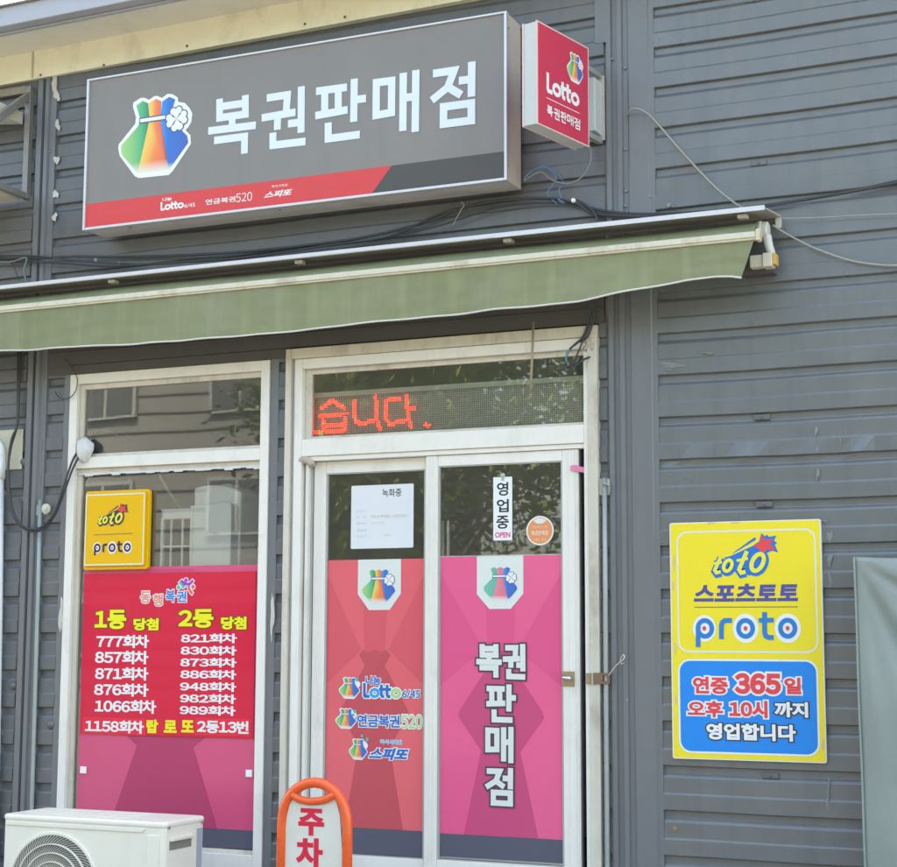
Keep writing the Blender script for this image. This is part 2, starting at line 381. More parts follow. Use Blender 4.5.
def emblem(pl, box, off, parent, white=True, pale=False, name='emblem', clover=True):
    """box on the plane (u0,v0,u1,v1) of the whole bag"""
    def f(p): return (box[0]+(p[0]-_ex[0])/(_ex[2]-_ex[0])*(box[2]-box[0]), box[1]+(p[1]-_ex[1])/(_ex[3]-_ex[1])*(box[3]-box[1]))
    W = box[2]-box[0]
    o = None
    if white:
        i = Ink(pl, off); i.poly([f(p) for p in E_OUT]); o = i.done(name, M['white'], parent)
    else: o = parent
    sfx = '_pale' if pale else ''
    k = 1
    sets = [('green_panel', E_G, [(0, (.36,.62,.22)), (.45, (.20,.52,.20)), (.75, (.06,.42,.20)), (1, (.03,.22,.12))]),
            ('orange_panel', E_O, [(0, (.85,.55,.12)), (.4, (.85,.24,.08)), (.8, (.78,.16,.09)), (1, (.35,.08,.05))]),
            ('blue_panel', E_B, [(0, (.02,.30,.78)), (.3, (.02,.16,.55)), (1, (.05,.12,.45))])]
    if pale: sets[0] = ('green_panel', E_G, [(0, (.16,.50,.38)), (1, (.10,.42,.32))]); sets[1] = ('orange_panel', E_O, [(0, (.78,.22,.30)), (1, (.72,.14,.24))])
    for nm, P, st in sets:
        pts = [f(p) for p in P]; a = sum(pts[i][0]*pts[(i+1) % len(pts)][1]-pts[(i+1) % len(pts)][0]*pts[i][1] for i in range(len(pts)))
        if a < 0: pts = pts[::-1]
        xs = [p[0] for p in pts]; ys = [p[1] for p in pts]
        mb = MB(); mb.add([pl.w(p[0], p[1], off+.0003*k) for p in pts], [tuple(range(len(pts)))])
        # blend runs across each facet: measured at its own height
        uvs = []
        for p in pts:
            if nm == 'orange_panel': l = box[0]+W*(.44-.19*max(0, 1-(p[1]-box[1])/(box[3]-box[1])*1.7)); r_ = box[0]+W*(.60+.08*max(0, 1-(p[1]-box[1])/(box[3]-box[1])*1.7))
            else: l, r_ = min(xs), max(xs)
            uvs.append(((p[0]-l)/(r_-l), (p[1]-min(ys))/(max(ys)-min(ys))))
        mb.build(nm, uv_ramp('print_'+nm+sfx, st, fade=.16 if nm != 'blue_panel' else .10), o, uvs=uvs); k += 1
    # tie band and clover
    dk = Ink(pl, off+.0014); wt = Ink(pl, off+.0024)
    E = lambda x, y: f(EZ([(x, y)])[0]); sc = W/(630/8.67)
    u = W/630
    dk.stroke([E(255, 312), E(480, 279)], 46*u); wt.stroke([E(264, 311), E(480, 279)], 26*u)
    cx, cy = E(580, 295)
    if clover:
        for a in (90, 0, 270, 180):
            d_ = Vector((math.cos(R(a+6)), math.sin(R(a+6)))); p_ = Vector((-d_.y, d_.x))
            for ink, g in ((dk, 9), (wt, 0)):
                for sg in (-1, 1):
                    c_ = Vector((cx, cy))+d_*62*u+p_*sg*23*u; ink.poly(disc(c_.x, c_.y, (26+g)*u, 14))
                c0 = Vector((cx, cy))
                ink.poly([tuple(c0+d_*4*u), tuple(c0+d_*54*u+p_*(44+g)*u), tuple(c0+d_*74*u), tuple(c0+d_*54*u-p_*(44+g)*u)])
    dk.done('clover_outline', inkm('slate', (.10, .12, .26)), o); wt.done('clover_leaf', M['white'], o)
    return o

# ================================================================ THE SETTING
def sheet(name, x0, x1, y0, y1, z, mt, n=1):
    b = MB(); b.add([(x0, y0, z), (x1, y0, z), (x1, y1, z), (x0, y1, z)], [(0, 1, 2, 3)])
    return tag(b.build(name, mt), kind='structure')
sheet('ground', -400, 400, -400, 400, -.004, mat('asphalt', (.065, .063, .06), .85, var=.15, vscale=1.5, bump=.4, bscale=120))
sheet('pavement', -14, 10, -3.2, -.05, 0, mat('concrete_paving', (.22, .215, .20), .8, var=.12, vscale=1.2, bump=.3, bscale=70, dirt=(.2, .18, .15), dirt_amt=.5))

# ---------------------------------------------------------------- the shop building
SH = thing('shop_building', (-3.8, 0, 0), 'grey metal-clad shop building with horizontal siding, white framed door and cream eaves', 'building')
PER, Z0 = .2316, .965
def siding(mb, x0, x1, z0, z1):
    """profile going down each course: lower edge, recessed groove, slope out, flat, small step, flat"""
    prof = []
    k = math.floor((z0-Z0)/PER)-1
    while Z0+k*PER < z1+PER:
        b = Z0+k*PER      # lower edge of the upper flat
        prof += [(b, .001), (b+.003, .005), (b+.078, .005), (b+.082, .004), (b+.086, .001), (b+.091, -.001), (b+.168, -.001), (b+.173, -.003), (b+.179, -.007), (b+.191, -.017), (b+.196, -.018), (b+PER-.003, -.018)]
        k += 1
    pr = [(z, d) for z, d in prof]
    # clip
    out = []
    def interp(z):
        for (za, da), (zb, db) in zip(pr, pr[1:]):
            if za <= z <= zb: return da+(db-da)*(z-za)/max(1e-9, zb-za)
        return 0
    out = [(z0, interp(z0))]+[p for p in pr if z0 < p[0] < z1]+[(z1, interp(z1))]
    n = len(out); nx = max(1, int((x1-x0)/.06)); vs = []
    for i in range(nx+1):
        x = x0+(x1-x0)*i/nx
        for z, d in out:
            dn = noise.noise(Vector((x*1.3, z*2.2, 5.0)))*.004+noise.noise(Vector((x*4.1, z*5.2, 1.0)))*.0014
            if x0 > -2.6 and abs(z-2.582) < .075 and x < -1.4: dn += .008*math.exp(-((z-2.60)/.03)**2)*(.5+.5*math.sin(x*9+1))+.006*math.sin(x*21)*math.exp(-((z-2.59)/.025)**2)
            wob = .0022*math.sin(x*2.1+z*.7)+.0014*math.sin(x*5.3+z*3.1)
            vs.append((x, -(d+wob*.5+dn), z+wob))
    fs = [(i*n+j, (i+1)*n+j, (i+1)*n+j+1, i*n+j+1) for i in range(nx) for j in range(n-1)]
    mb.add(vs, fs)
xTL0, xTL1 = X(37, 100), X(57, 100)          # left corner trims
xW0, xW1, zWT = -6.395, -4.932, 3.297        # window
xD0, xD1, zDT = -4.812, -2.850, 3.35         # door set
xP0, xP1 = X(606, 300), X(657, 300)          # right pilaster
zWB, zDB = .26, .30
NOFLIP.add('siding')
b = MB()
siding(b, xP1, 2.6, .02, 6.3)                                     # right of the pilaster
b.build('siding', M['siding'], SH)
b = MB()
siding(b, xTL1, xP0, 3.50, 5.42)
siding(b, -9.6, xTL0, .02, 5.40)
siding(b, xTL1-.02, xW0-.05, .02, 3.40)
siding(b, xW1+.055, xD0-.002, .02, 3.40)
siding(b, xD1+.002, xP0, .02, 3.40)
siding(b, xTL1, xD0, .02, .05)
b.build('siding', M['siding_old'], SH)
# backing behind the cladding, with the openings left free
b = MB()
b.box(-9.6, xW0+.05, -.03, -.16, 0, 5.6); b.box(xW1-.05, xD0+.05, -.03, -.16, 0, 3.4); b.box(xD1-.03, 2.6, -.03, -.16, 0, 6.3)
b.box(xW0+.05, xD1-.03, -.03, -.16, 3.30, 5.6); b.box(xW0+.05, xW1-.05, -.03, -.16, 0, zWB+.03); b.box(xD0+.05, xD1-.03, -.03, -.16, 0, zDB)
b.build('inner_wall', M['room'], SH)
# flat flashings beside the openings and the header under the awning
b = MB()
b.box(xW0-.052, xW0-.001, -.02, .004, .02, 3.40); b.box(xW1+.001, xW1+.058, -.02, .004, .02, 3.40)
b.build('flashing', M['trim'], SH, bevel=.002)
b = MB()
b.box(xTL1+.01, xP0-.01, -.02, .012, zDT+.012, 3.52); b.box(xTL1+.01, xD0-.01, -.02, .0095, 3.30, zDT+.01)
b.box(xTL1+.01, xP0-.01, .013, .022, 3.435, 3.447); b.box(xTL1+.01, xP0-.01, .013, .020, 3.49, 3.515)
b.build('header_flashing', M['trim_dark'], SH, bevel=.002)
# right pilaster: folded steel, profile traced along x
def folded(mb, pr, z0, z1):
    vs = [(x, -d, z) for z in (z0, z1) for x, d in pr]; n = len(pr)
    mb.add(vs, [(i, i+1, n+i+1, n+i) for i in range(n-1)])
NOFLIP.update({'pilaster', 'corner_trim'})
px = lambda p: X(p, 300)
pp = [(px(608.5), -.03), (px(609), .012), (px(613.5), .012), (px(614.5), -.004), (px(619), -.004), (px(620), .012), (px(624.5), .012), (px(625.5), -.002), (px(630), -.002), (px(631), .008), (px(632), .010),
      (px(651), .010), (px(652), .004), (px(657), .004), (px(657.6), -.03)]
b = MB(); folded(b, pp, .02, 6.3); b.build('pilaster', M['trim'], SH)
# short flashing left of the pilaster top
b = MB(); b.box(X(595, 20), X(607, 20), -.01, .01, Z(598, 44), 6.0); b.build('flashing', M['trim'], SH, bevel=.003)
# left corner trims
px = lambda p: X(p, 160)
pp = [(px(36.5), -.03), (px(37), .016), (px(42), .016), (px(42.7), -.012), (px(44.5), -.012), (px(45), .018), (px(48.5), .018), (px(49.5), .004), (px(53.5), .004), (px(54.5), .012), (px(55.8), .012), (px(56.5), -.03)]
b = MB(); folded(b, pp, .02, 5.33); b.build('corner_trim', M['trim'], SH)

# eaves
def slope_strip(mb, x0, x1, za, zb, d0, d1, z_up0, z_up1):
    vs = [(x0, -d0, za), (x1, -d0, zb), (x1, -d1, zb), (x0, -d1, za), (x0, -d0, z_up0), (x1, -d0, z_up1), (x1, -d1, z_up1), (x0, -d1, z_up0)]
    mb.add(vs, [(0, 1, 2, 3), (4, 7, 6, 5), (0, 4, 5, 1), (1, 5, 6, 2), (2, 6, 7, 3), (3, 7, 4, 0)])
ES = .0145  # the eaves climb a little to the right
ez = lambda x, z: z+ES*(x+7.06)
xa, xb = -9.6, 2.6
b = MB(); slope_strip(b, xa, xb, ez(xa, 5.303), ez(xb, 5.303), -.05, .03, ez(xa, 5.50), ez(xb, 5.50)); b.build('fascia', M['cream'], SH)
b = MB(); slope_strip(b, xa, xb, ez(xa, 5.495), ez(xb, 5.495), .031, .42, ez(xa, 5.52), ez(xb, 5.52)); b.build('soffit', M['soffit'], SH)
b = MB()
for x, z0_, z1_ in ((X(36, 60), 5.31, 5.49),): b.box(x-.006, x+.006, .03, .036, ez(x, z0_), ez(x, z1_))
b.build('fascia_joint', mat('joint_tan', (.50, .47, .33), .7), SH)  # darker cream strip along the fascia joint
for q in ((40.7, 75), (104, 65), (187, 46), (305, 24), (345, 17), (55, 44)): p = at(*q, .03); b = MB(); b.lathe(p, (0, -1, 0), [(.009, 0), (.009, .003), (.003, .006)], 8); b.build('fascia_nail', M['rust'], SH)
b = MB(); slope_strip(b, xa, xb, ez(xa, 5.47), ez(xb, 5.47), .421, .52, ez(xa, 5.595), ez(xb, 5.595))
slope_strip(b, xa, xb, ez(xa, 5.455), ez(xb, 5.455), .405, .44, ez(xa, 5.469), ez(xb, 5.469)); b.build('gutter', M['gutter'], SH, bevel=.006)
b = MB()
b.add([(xa, -.55, ez(xa, 5.60)), (xb, -.55, ez(xb, 5.60)), (xb, 5, ez(xb, 6.75)), (xa, 5, ez(xa, 6.75)), (xa, 10, 5.4), (xb, 10, 5.4)], [(0, 1, 2, 3), (3, 2, 5, 4)])
b.build('roof', M['gutter'], SH)
b = MB(); b.box(-9.6, -9.4, -.16, -10, 0, 5.5); b.box(2.4, 2.6, -.16, -10, 0, 6.2); b.box(-9.4, 2.4, -9.8, -10, 0, 5.4); b.build('rear_wall', M['siding'], SH)
# interior
b = MB(); b.box(-9.39, 2.39, -.17, -9.79, .12, .14); b.build('floor_slab', M['room_floor'], SH)
b = MB(); b.box(-9.39, 2.39, -3.6, -3.7, .14, 3.3); b.box(-7.2, -7.1, -.17, -3.59, .14, 3.3); b.box(-1.9, -1.8, -.17, -3.59, .14, 3.3); b.build('partition', M['room'], SH)
b = MB(); b.box(-9.39, 2.39, -.17, -9.79, 3.32, 3.36); b.build('room_ceiling', mat('room_ceiling', (.7, .7, .68), .8), SH)
b = MB(); b.box(xD0-.1, xD1+.1, .0, .5, 0, .26); b.build('door_step', mat('step_concrete', (.30, .29, .27), .85, var=.15, bump=.3), SH, bevel=.01)

# ---------------------------------------------------------------- shop window
def bar4(mb, x0, x1, z0, z1, wl, wr, wb, wt, d0, d1):
    """rectangular frame, rails butted between the stiles"""
    mb.box(x0, x0+wl, d0, d1, z0, z1); mb.box(x1-wr, x1, d0, d1, z0, z1)
    if wt: mb.box(x0+wl+.0005, x1-wr-.0005, d0, d1-.001, z1-wt, z1)
    if wb: mb.box(x0+wl+.0005, x1-wr-.0005, d0, d1-.001, z0, z0+wb)
zR0, zR1 = Z(81, 468.7), Z(84, 457.5)
zWS = Z(230, 850, -.03)
b = MB(); bar4(b, xW0, xW1, zWB, zWT, .058, .058, zWS-.018-zWB, .062, -.06, .016)
b.box(xW0+.059, xW1-.059, -.06, .012, zR0, zR1)
WN = b.build('window', M['frame'], SH, bevel=.0025)
b = MB()
gx0, gx1 = X(85.5, 600), X(261.5, 600, -.02)
for (z0, z1) in ((zR1, zWT-.062), (zWS-.0185, zR0)):
    bar4(b, xW0+.0585, xW1-.0585, z0+.0005, z1-.0005, .034, .012, .022, .034, -.05, -.012)
b.build('glazing_bead', M['frame_old'], WN, bevel=.003)
b = MB(); b.box(xW0+.08, xW1-.06, -.036, -.03, zWB+.08, zR0-.02); b.build('pane', M['glass'], WN)
b = MB(); b.box(xW0+.08, xW1-.06, -.036, -.03, zR1+.01, zWT-.075); b.build('pane', M['glass'], WN)
b = MB()   # ragged sealant under the middle rail and the peeled frame edges
for i in range(26):
    t = i/25; x = xW0+.10+t*(xW1-xW0-.18); h = .006+.016*abs(math.sin(i*2.3)*math.sin(i*.9+1)); b.box(x-.03, x+.03, -.012, -.004+.0004*(i % 3), zR0-.034-h+.0006*(i % 5), zR0-.03)
b.build('sealant', M['foam'], WN)

# ---------------------------------------------------------------- door set
DR = None
b = MB()
x1_, x2_ = X(294, 400), X(296.5, 400); x3_ = X(304, 400)
bar4(b, xD0, xD1, zDB, zDT, X(293.3, 400)-xD0, .058, 0, .062, -.05, .034)
DR = b.build('door_frame', M['frame_old'], SH, bevel=.003)
zT0, zT1 = Z(300, 457), Z(300, 440)      # transom rail
b = MB()
ix0, ix1 = X(296, 400), X(590.5, 400)
bar4(b, ix0, ix1, zDB, zDT-.064, .052, .034, 0, .06, -.055, .020)
b.box(ix0+.0525, ix1-.0345, -.055, .018, zT0, zT1)
b.box(ix0+.0525, ix1-.0345, -.055, .006, zT0-.028, zT0-.001)
b.build('inner_frame', M['frame'], DR, bevel=.003)
b = MB(); b.box(X(293.5, 400), ix0-.0005, -.02, .008, zDB, zDT-.063); b.build('frame_groove', M['reveal'], DR); b = MB(); b.box(ix1+.0005, xD1-.0585, -.02, .008, zDB, zDT-.063); b.build('frame_groove', M['reveal'], DR)
b = MB(); bar4(b, ix0+.053, ix1-.035, zT1+.0005, zDT-.125, .045, .006, .018, .03, -.05, -.018); b.build('glazing_bead', M['frame_old'], DR, bevel=.003)
b = MB(); b.box(ix0+.07, ix1-.04, -.036, -.03, zT1+.01, zDT-.13); b.build('pane', M['glass'], DR)
# vertical rubber and the dark gap at both jambs
b = MB(); b.box(X(299.5, 600), X(311.5, 600, -.03), -.055, -.045, zDB, zT0-.03); b.build('jamb_track', M['reveal'], DR)
b = MB(); b.box(X(303, 600), X(306, 600), -.044, -.012, zDB, zT0-.03); b.build('jamb_rib', M['frame'], DR)
b = MB()
for i in range(7):
    bm_ = (X(302+i*1.6, 463-abs(i-2)*.2), ); b.lathe((bm_[0], .0, Z(303, 462)+.02-.006*abs(i-1.5)), (.3, -1, .2), [(.022, -.02), (.03-.002*i, 0), (.018, .018), (.004, .026)], 9)
b.build('sealing_foam', mat('aged_foam', (.50, .43, .37), .9, var=.3, vscale=40, bump=1, bscale=60), DR)
b = MB()
for i in range(9):
    a = i*1.1; b.lathe((X(590, 340)+.02*math.cos(a), .0, Z(590, 340)-.03+.03*math.sin(a*1.7)), (.2, -1, .3*math.sin(a)), [(.016, -.02), (.02, .02), (.008, .04)], 8)
b.build('sealing_foam', mat('aged_foam', (.50, .43, .37), .9), DR)

def leaf(name, px0, px1, pg0, pg1, dface, zt, label, stile_ribs):
    d0, d1 = dface-.035, dface
    x0, x1 = X(px0, 600, d1), X(px1, 600, d1); g0, g1 = X(pg0, 600, d1), X(pg1, 600, d1)
    gt = Z((pg0+pg1)/2, zt, d1); top = zT0-.03; gb = Z(500, 862, d1)-.01 if px0 > 400 else Z(400, 858.5, d1)
    b = MB(); b.box(x0, g0, d0, d1, zDB+.005, top); b.box(g1, x1, d0, d1, zDB+.005, top)
    b.box(g0+.0005, g1-.0005, d0, d1-.002, gt, top); b.box(g0+.0005, g1-.0005, d0, d1-.002, zDB+.006, gb)
    o = b.build(name, M['frame'], SH, bevel=.003)
    if label: o['label'] = label
    b = MB()
    for p in stile_ribs: xx = X(p, 600, d1); b.box(xx-.0035, xx+.0035, d1-.001, d1+.0035, zDB+.01, top-.001)
    b.build('stile_rib', M['frame'], o)
    b = MB(); bar4(b, g0+.0005, g1-.0005, gb+.0005, gt-.0005, .010, .010, .006, .006, d0+.006, d1-.006); b.build('gasket', M['reveal'], o)
    b = MB(); b.box(g0+.001, g1-.001, d1-.022, d1-.017, gb+.002, gt-.002); b.build('glass', M['glass'], o)
    return o, (g0, g1, gb, gt)
LL, gL = leaf('sliding_door', 311.5, 430, 324.5, 424.8, -.045, 471.5, 'sliding door leaf with the red poster', (315, 318.5, 321.5))
LR, gR = leaf('sliding_door', 425.3, 579.3, 437.3, 562.8, -.006, 463.5, 'sliding door leaf with the pink poster, standing slightly open', (428, 431, 434.5, 568, 575, 577.3))
b = MB(); c = at(566.5, 678.5, .0); b.box(X(562.3, 678), X(574.5, 678), -.004, .006, Z(568, 686), Z(568, 671.5)); pl_ = b.build('lock_plate', mat('brassy_plate', (.36, .27, .17), .4, metal=.6, var=.2, vscale=30), LR, bevel=.002)
b = MB(); b.tube([at(571, 678, .02), at(567, 678.5, .026), at(562, 677, .022)], .011, 12); b.tube([at(570, 678.5, .004), at(570, 678.5, .024)], .012, 12); b.build('handle', M['chrome'], LR, smooth=True)
# edges of the second door leaf seen through the glass
b = MB(); b.box(X(441.5, 500, -.06), X(443.5, 500, -.06), -.075, -.06, zDB+.01, 2.3); b.box(X(447, 500, -.06), X(449, 500, -.06), -.075, -.06, zDB+.01, 2.3); b.build('rear_stile', M['frame'], LR)
b = MB(); b.box(X(579.8, 600, -.03), X(581.5, 600, -.03), -.05, -.02, zDB, zT0-.03); b.build('jamb_seal', mat('grey_seal', (.14, .14, .15), .5), DR)

# small fixings, screw caps and clips on the cladding
def clip(pxx, pyy):
    p = at(pxx, pyy, -.02); b = MB(); b.box(p.x-.042, p.x+.042, -.022, -.001, p.z-.014, p.z+.014); b.lathe((p.x, -.001, p.z), (0, -1, 0), [(.009, -.002), (.009, .003), (.004, .005)], 10)
    return b.build('siding_clip', M['siding_old'], SH, bevel=.003)
for q in ((759.5, 163.5), (762.5, 417.5), (765, 504.5), (771, 775.5), (755, 0)): clip(*q)
for q in ((24, 462), (24, 499), (13.5, 686), (51, 725)): b = MB(); b.lathe(at(*q, .0), (0, -1, 0), [(.028, -.01), (.028, .002), (.020, .014), (.006, .018)], 14); b.build('screw_cap', M['siding_old'], SH, smooth=True)
for q in ((625.3, 149), (625.5, 206), (650, 196.6), (626, 191), (672, 206.5), (627.5, 700), (612, 59), (624.5, 68), (49.5, 152), (58.5, 741)): b = MB(); b.lathe(at(*q, .008), (0, -1, 0), [(.006, -.01), (.006, .004), (.002, .006)], 8); b.build('rivet', M['screw'], SH)
b = MB(); b.lathe(at(675, 829, .0), (0, -1, 0), [(.014, -.01), (.014, .004), (.004, .007)], 12); b.build('rusty_screw', mat('orange_rust', (.30, .18, .09), .8, var=.2, vscale=40), SH)
b = MB(); b.lathe(at(670, 205, .0), (0, -1, -.2), [(.008, -.01), (.008, .02), (.012, .02), (.012, .026)], 10); b.build('bolt', M['screw'], SH)

# patches where paint has come off the left corner trim and the sign was once fixed
def blob(mb, cx, cy, rx, ry, d, seed, n=18, px_=True):
    rn = random.Random(seed); P = []
    ph = [rn.uniform(0, 6) for _ in range(4)]
    for i in range(n):
        a = 2*math.pi*i/n; k = 1+.28*math.sin(2*a+ph[0])+.2*math.sin(3*a+ph[1])+.14*math.sin(7*a+ph[2]); P.append((cx+rx*k*math.cos(a), cy+ry*k*math.sin(a)))
    c = at(cx, cy, d); vs = [c+Vector((0, -.004, 0))]+[at(*p, d) for p in P]
    mb.add(vs, [(0, 1+(i+1) % n, 1+i) for i in range(n)])
b = MB()
for i, q in enumerate(((54.5, 86, 3.2, 9), (57, 96, 2.6, 5), (57.5, 125, 2.6, 4.5), (56.5, 160, 2.4, 4.6), (55.5, 194, 2.3, 4.6), (54.5, 217, 2.8, 3.4), (95.6, 259.7, 1.8, 2.2), (119, 263.8, 1.6, 2.2))): b = MB(); blob(b, *q, .014 if i < 6 else .006, i); b.build('bare_patch', M['peel'], SH)
b = MB()
for i, q in enumerate(((60.8, 616, 1.8, 17), (272.2, 615, 1.6, 24))): b = MB(); blob(b, *q, .0175, 40+i, 30); b.build('filler_smear', mat('pale_filler', (.55, .54, .46), .8, var=.15, vscale=30), SH)
b = MB()
for i, q in enumerate(((829.6, 537, 2.4, 6.5), (829.5, 560, 2.4, 6.5), (830, 580, 2.4, 7.5), (816, 431, 1.6, 5), (817, 450, 1.2, 3), (817.5, 474, 1.6, 7), (840, 440, .9, 3), (824, 521, 3.2, 1.1), (828, 800, 2.2, 9), (829, 784, 1.6, 5), (672, 365, 14, 2.2), (668, 370, 3, 1.2), (708, 353, 5, 1.4), (664, 373, 2, 1.2))):
    b = MB(); blob(b, *q, .0065, 60+i, 22); b.build('tape_residue', mat('tape_residue', (.20, .21, .20), .7, var=.25, vscale=60), SH)

# ================================================================ ACROSS THE STREET (seen in the glass)
OP = thing('apartment_building', (-24, -27, 0), 'pale apartment block with rows of dark windows across the street', 'building')
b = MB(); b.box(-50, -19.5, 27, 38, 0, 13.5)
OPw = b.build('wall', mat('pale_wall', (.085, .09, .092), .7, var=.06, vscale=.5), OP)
b = MB()
for k in range(26): b.box(-50, -19.45, 26.955, 26.995, .5+k*.5, .53+k*.5)
b.build('wall_course', mat('wall_course', (.05, .05, .05), .7), OP)
for ix in range(7):
    for iz in range(4):
        x = -47+ix*4.1; z = 1.2+iz*3.1
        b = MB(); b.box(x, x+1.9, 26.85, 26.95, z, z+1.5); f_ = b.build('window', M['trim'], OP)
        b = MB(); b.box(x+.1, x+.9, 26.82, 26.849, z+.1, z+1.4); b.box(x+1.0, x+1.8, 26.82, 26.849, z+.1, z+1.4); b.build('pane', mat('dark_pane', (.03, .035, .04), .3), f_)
b = MB(); b.box(-50.3, -19.2, 26.6, 38.4, 13.5, 13.9); b.build('roof', M['trim_dark'], OP)
LO = thing('garden_wall', (-6, -24, 0), 'low dark brick wall under the trees across the street', 'wall')
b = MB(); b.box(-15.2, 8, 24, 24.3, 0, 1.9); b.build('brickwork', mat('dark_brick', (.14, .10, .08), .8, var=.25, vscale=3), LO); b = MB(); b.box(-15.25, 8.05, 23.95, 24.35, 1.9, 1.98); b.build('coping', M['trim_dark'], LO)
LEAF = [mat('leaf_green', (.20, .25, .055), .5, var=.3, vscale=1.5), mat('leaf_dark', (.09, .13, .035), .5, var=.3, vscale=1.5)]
def tree(x, y, h, r, seed, label):
    rn = random.Random(seed); t = thing('street_tree', (x, y, 0), label, 'tree', 'trees across the street')
    b = MB(); b.tube(spline([(x, y, 0), (x+.1, y, h*.25), (x-.1, y+.1, h*.5), (x, y, h*.8)]), .22, 9, .06)
    for k in range(7):
        a = rn.uniform(0, 6.3); z = h*rn.uniform(.3, .6); b.tube(spline([(x, y, z), (x+r*.4*math.cos(a), y+r*.4*math.sin(a), z+h*.12), (x+r*.8*math.cos(a), y+r*.8*math.sin(a), z+h*.22)], 4), .08, 6, .02)
    b.build('trunk', mat('bark', (.12, .09, .07), .9, var=.2), t)
    for ci in range(2):
        b = MB(); 
        cl = [(rn.gauss(0, .45), rn.gauss(0, .45), rn.uniform(-.55, 1)) for _ in range(34)]
        for c_ in cl:
            cx, cy, cz = x+c_[0]*r, y+c_[1]*r, h*.62+c_[2]*h*.36
            for _ in range(150):
                d_ = Vector((rn.gauss(0, 1), rn.gauss(0, 1), rn.gauss(0, .8))); d_ *= r*.20
                p = Vector((cx, cy, cz))+d_; s_ = rn.uniform(.07, .15); a = Vector((rn.gauss(0, 1), rn.gauss(0, 1), rn.gauss(0, .6))).normalized(); c2 = a.orthogonal().normalized()
                b.add([p-a*s_, p+c2*s_*.5, p+a*s_, p-c2*s_*.5], [(0, 1, 2, 3)])
        NOFLIP.add('crown'); b.build('crown', LEAF[ci], t)
for i, q in enumerate(((-13.2, -21, 8.5, 3.1, 1, 'broad green street tree nearest the apartment block'), (-8.2, -22.5, 9.5, 3.4, 2, 'tall green street tree second from the apartment block'), (-3.0, -21, 8.0, 3.0, 3, 'rounded green street tree third from the apartment block'), (2.5, -22, 9, 3.3, 4, 'green street tree farthest from the apartment block'), (-16.5, -27, 10, 3.6, 5, 'darker tree behind the garden wall, close to the apartment block'), (-10.5, -28, 11, 3.8, 6, 'darker tree behind the middle of the garden wall'), (-5.0, -28, 11, 3.8, 7, 'darker tree behind the right part of the garden wall'), (.5, -28, 10, 3.6, 8, 'darker tree behind the far end of the garden wall'))): tree(*q)

# ================================================================ SIGNS
I_RED = inkm('red', (.70, .06, .07)); I_DK = inkm('charcoal', (.085, .083, .08)); I_WHITE = M['white']
I_YEL = mat('ink_yellow', (.86, .69, .035), .35, var=.03, vscale=8); I_BLUE = inkm('blue', (.01, .17, .58)); I_SKY = inkm('bright_blue', (.0, .24, .72)); I_PUR = inkm('indigo', (.08, .08, .32))
I_GREY = inkm('grey', (.235, .228, .22)); I_BLK = inkm('black', (.03, .03, .035)); I_OUT = inkm('dark_outline', (.06, .055, .07))
def toboard(pl, px0, py0, px1, py1):
    a = pl.uv(px0, (py0+py1)/2)[0]; b_ = pl.uv(px1, (py0+py1)/2)[0]; v1 = pl.uv((px0+px1)/2, py0)[1]; v0 = pl.uv((px0+px1)/2, py1)[1]; return a, v0, b_, v1

# ---- the long fascia sign over the awning
sx0, sx1 = -6.157, -3.292; sz0, sz1 = 4.163, 5.146
T = thing('shop_sign', ((sx0+sx1)/2, 0, sz0), 'long grey light-box shop sign with white lettering, a money bag and a red band', 'sign')
b = MB(); bw = .022
b.box(sx0+.004, sx1-.004, .03, .2435, sz0+.004, sz1-.004); b.build('sign_box', mat('sign_box_side', (.56, .54, .49), .5, var=.08, dirt=(.35, .27, .18), dirt_amt=.5), T, bevel=.003)
b = MB(); bar4(b, sx0, sx1, sz0, sz1, .016, .016, .016, .012, .222, .262); b.build('frame', M['alu'], T, bevel=.002)
i = Ink(SIGN, 0); i.poly([(sx0+.016, sz0+.016), (sx1-.016, sz0+.016), (sx1-.016, sz1-.012), (sx0+.016, sz1-.012)])
fc = i.done('sign_face', mat('grey_sign_face', (.215, .203, .192), .5, var=.05, vscale=1.1, streak=.05, dirt=(.27, .25, .22), dirt_amt=.3, dscale=1.6), T)
zb = SIGN.uv(86.7, 202.5)[1]; zb = (zb+SIGN.uv(391, 167.5)[1])/2
xd1 = SIGN.uv(391.7, 167)[0]; xd0 = SIGN.uv(371.5, 196)[0]
i = Ink(SIGN, .001); i.poly([(sx0+.016, sz0+.016), (xd0, sz0+.016), (xd1, zb), (sx0+.016, zb)]); i.done('red_band', inkm('band_red', (.66, .07, .075)), T)
i = Ink(SIGN, .001); i.poly([(xd0+.001, sz0+.016), (sx1-.016, sz0+.016), (sx1-.016, zb), (xd1+.001, zb)]); i.done('dark_band', I_DK, T)
i = Ink(SIGN, .0015)
for ch in '복권판매점': glyph(i, ch, None, .047)
i.done('lettering', mat('ink_ice_white', (.66, .74, .80), .35), T)
emblem(SIGN, _ex, .001, T)
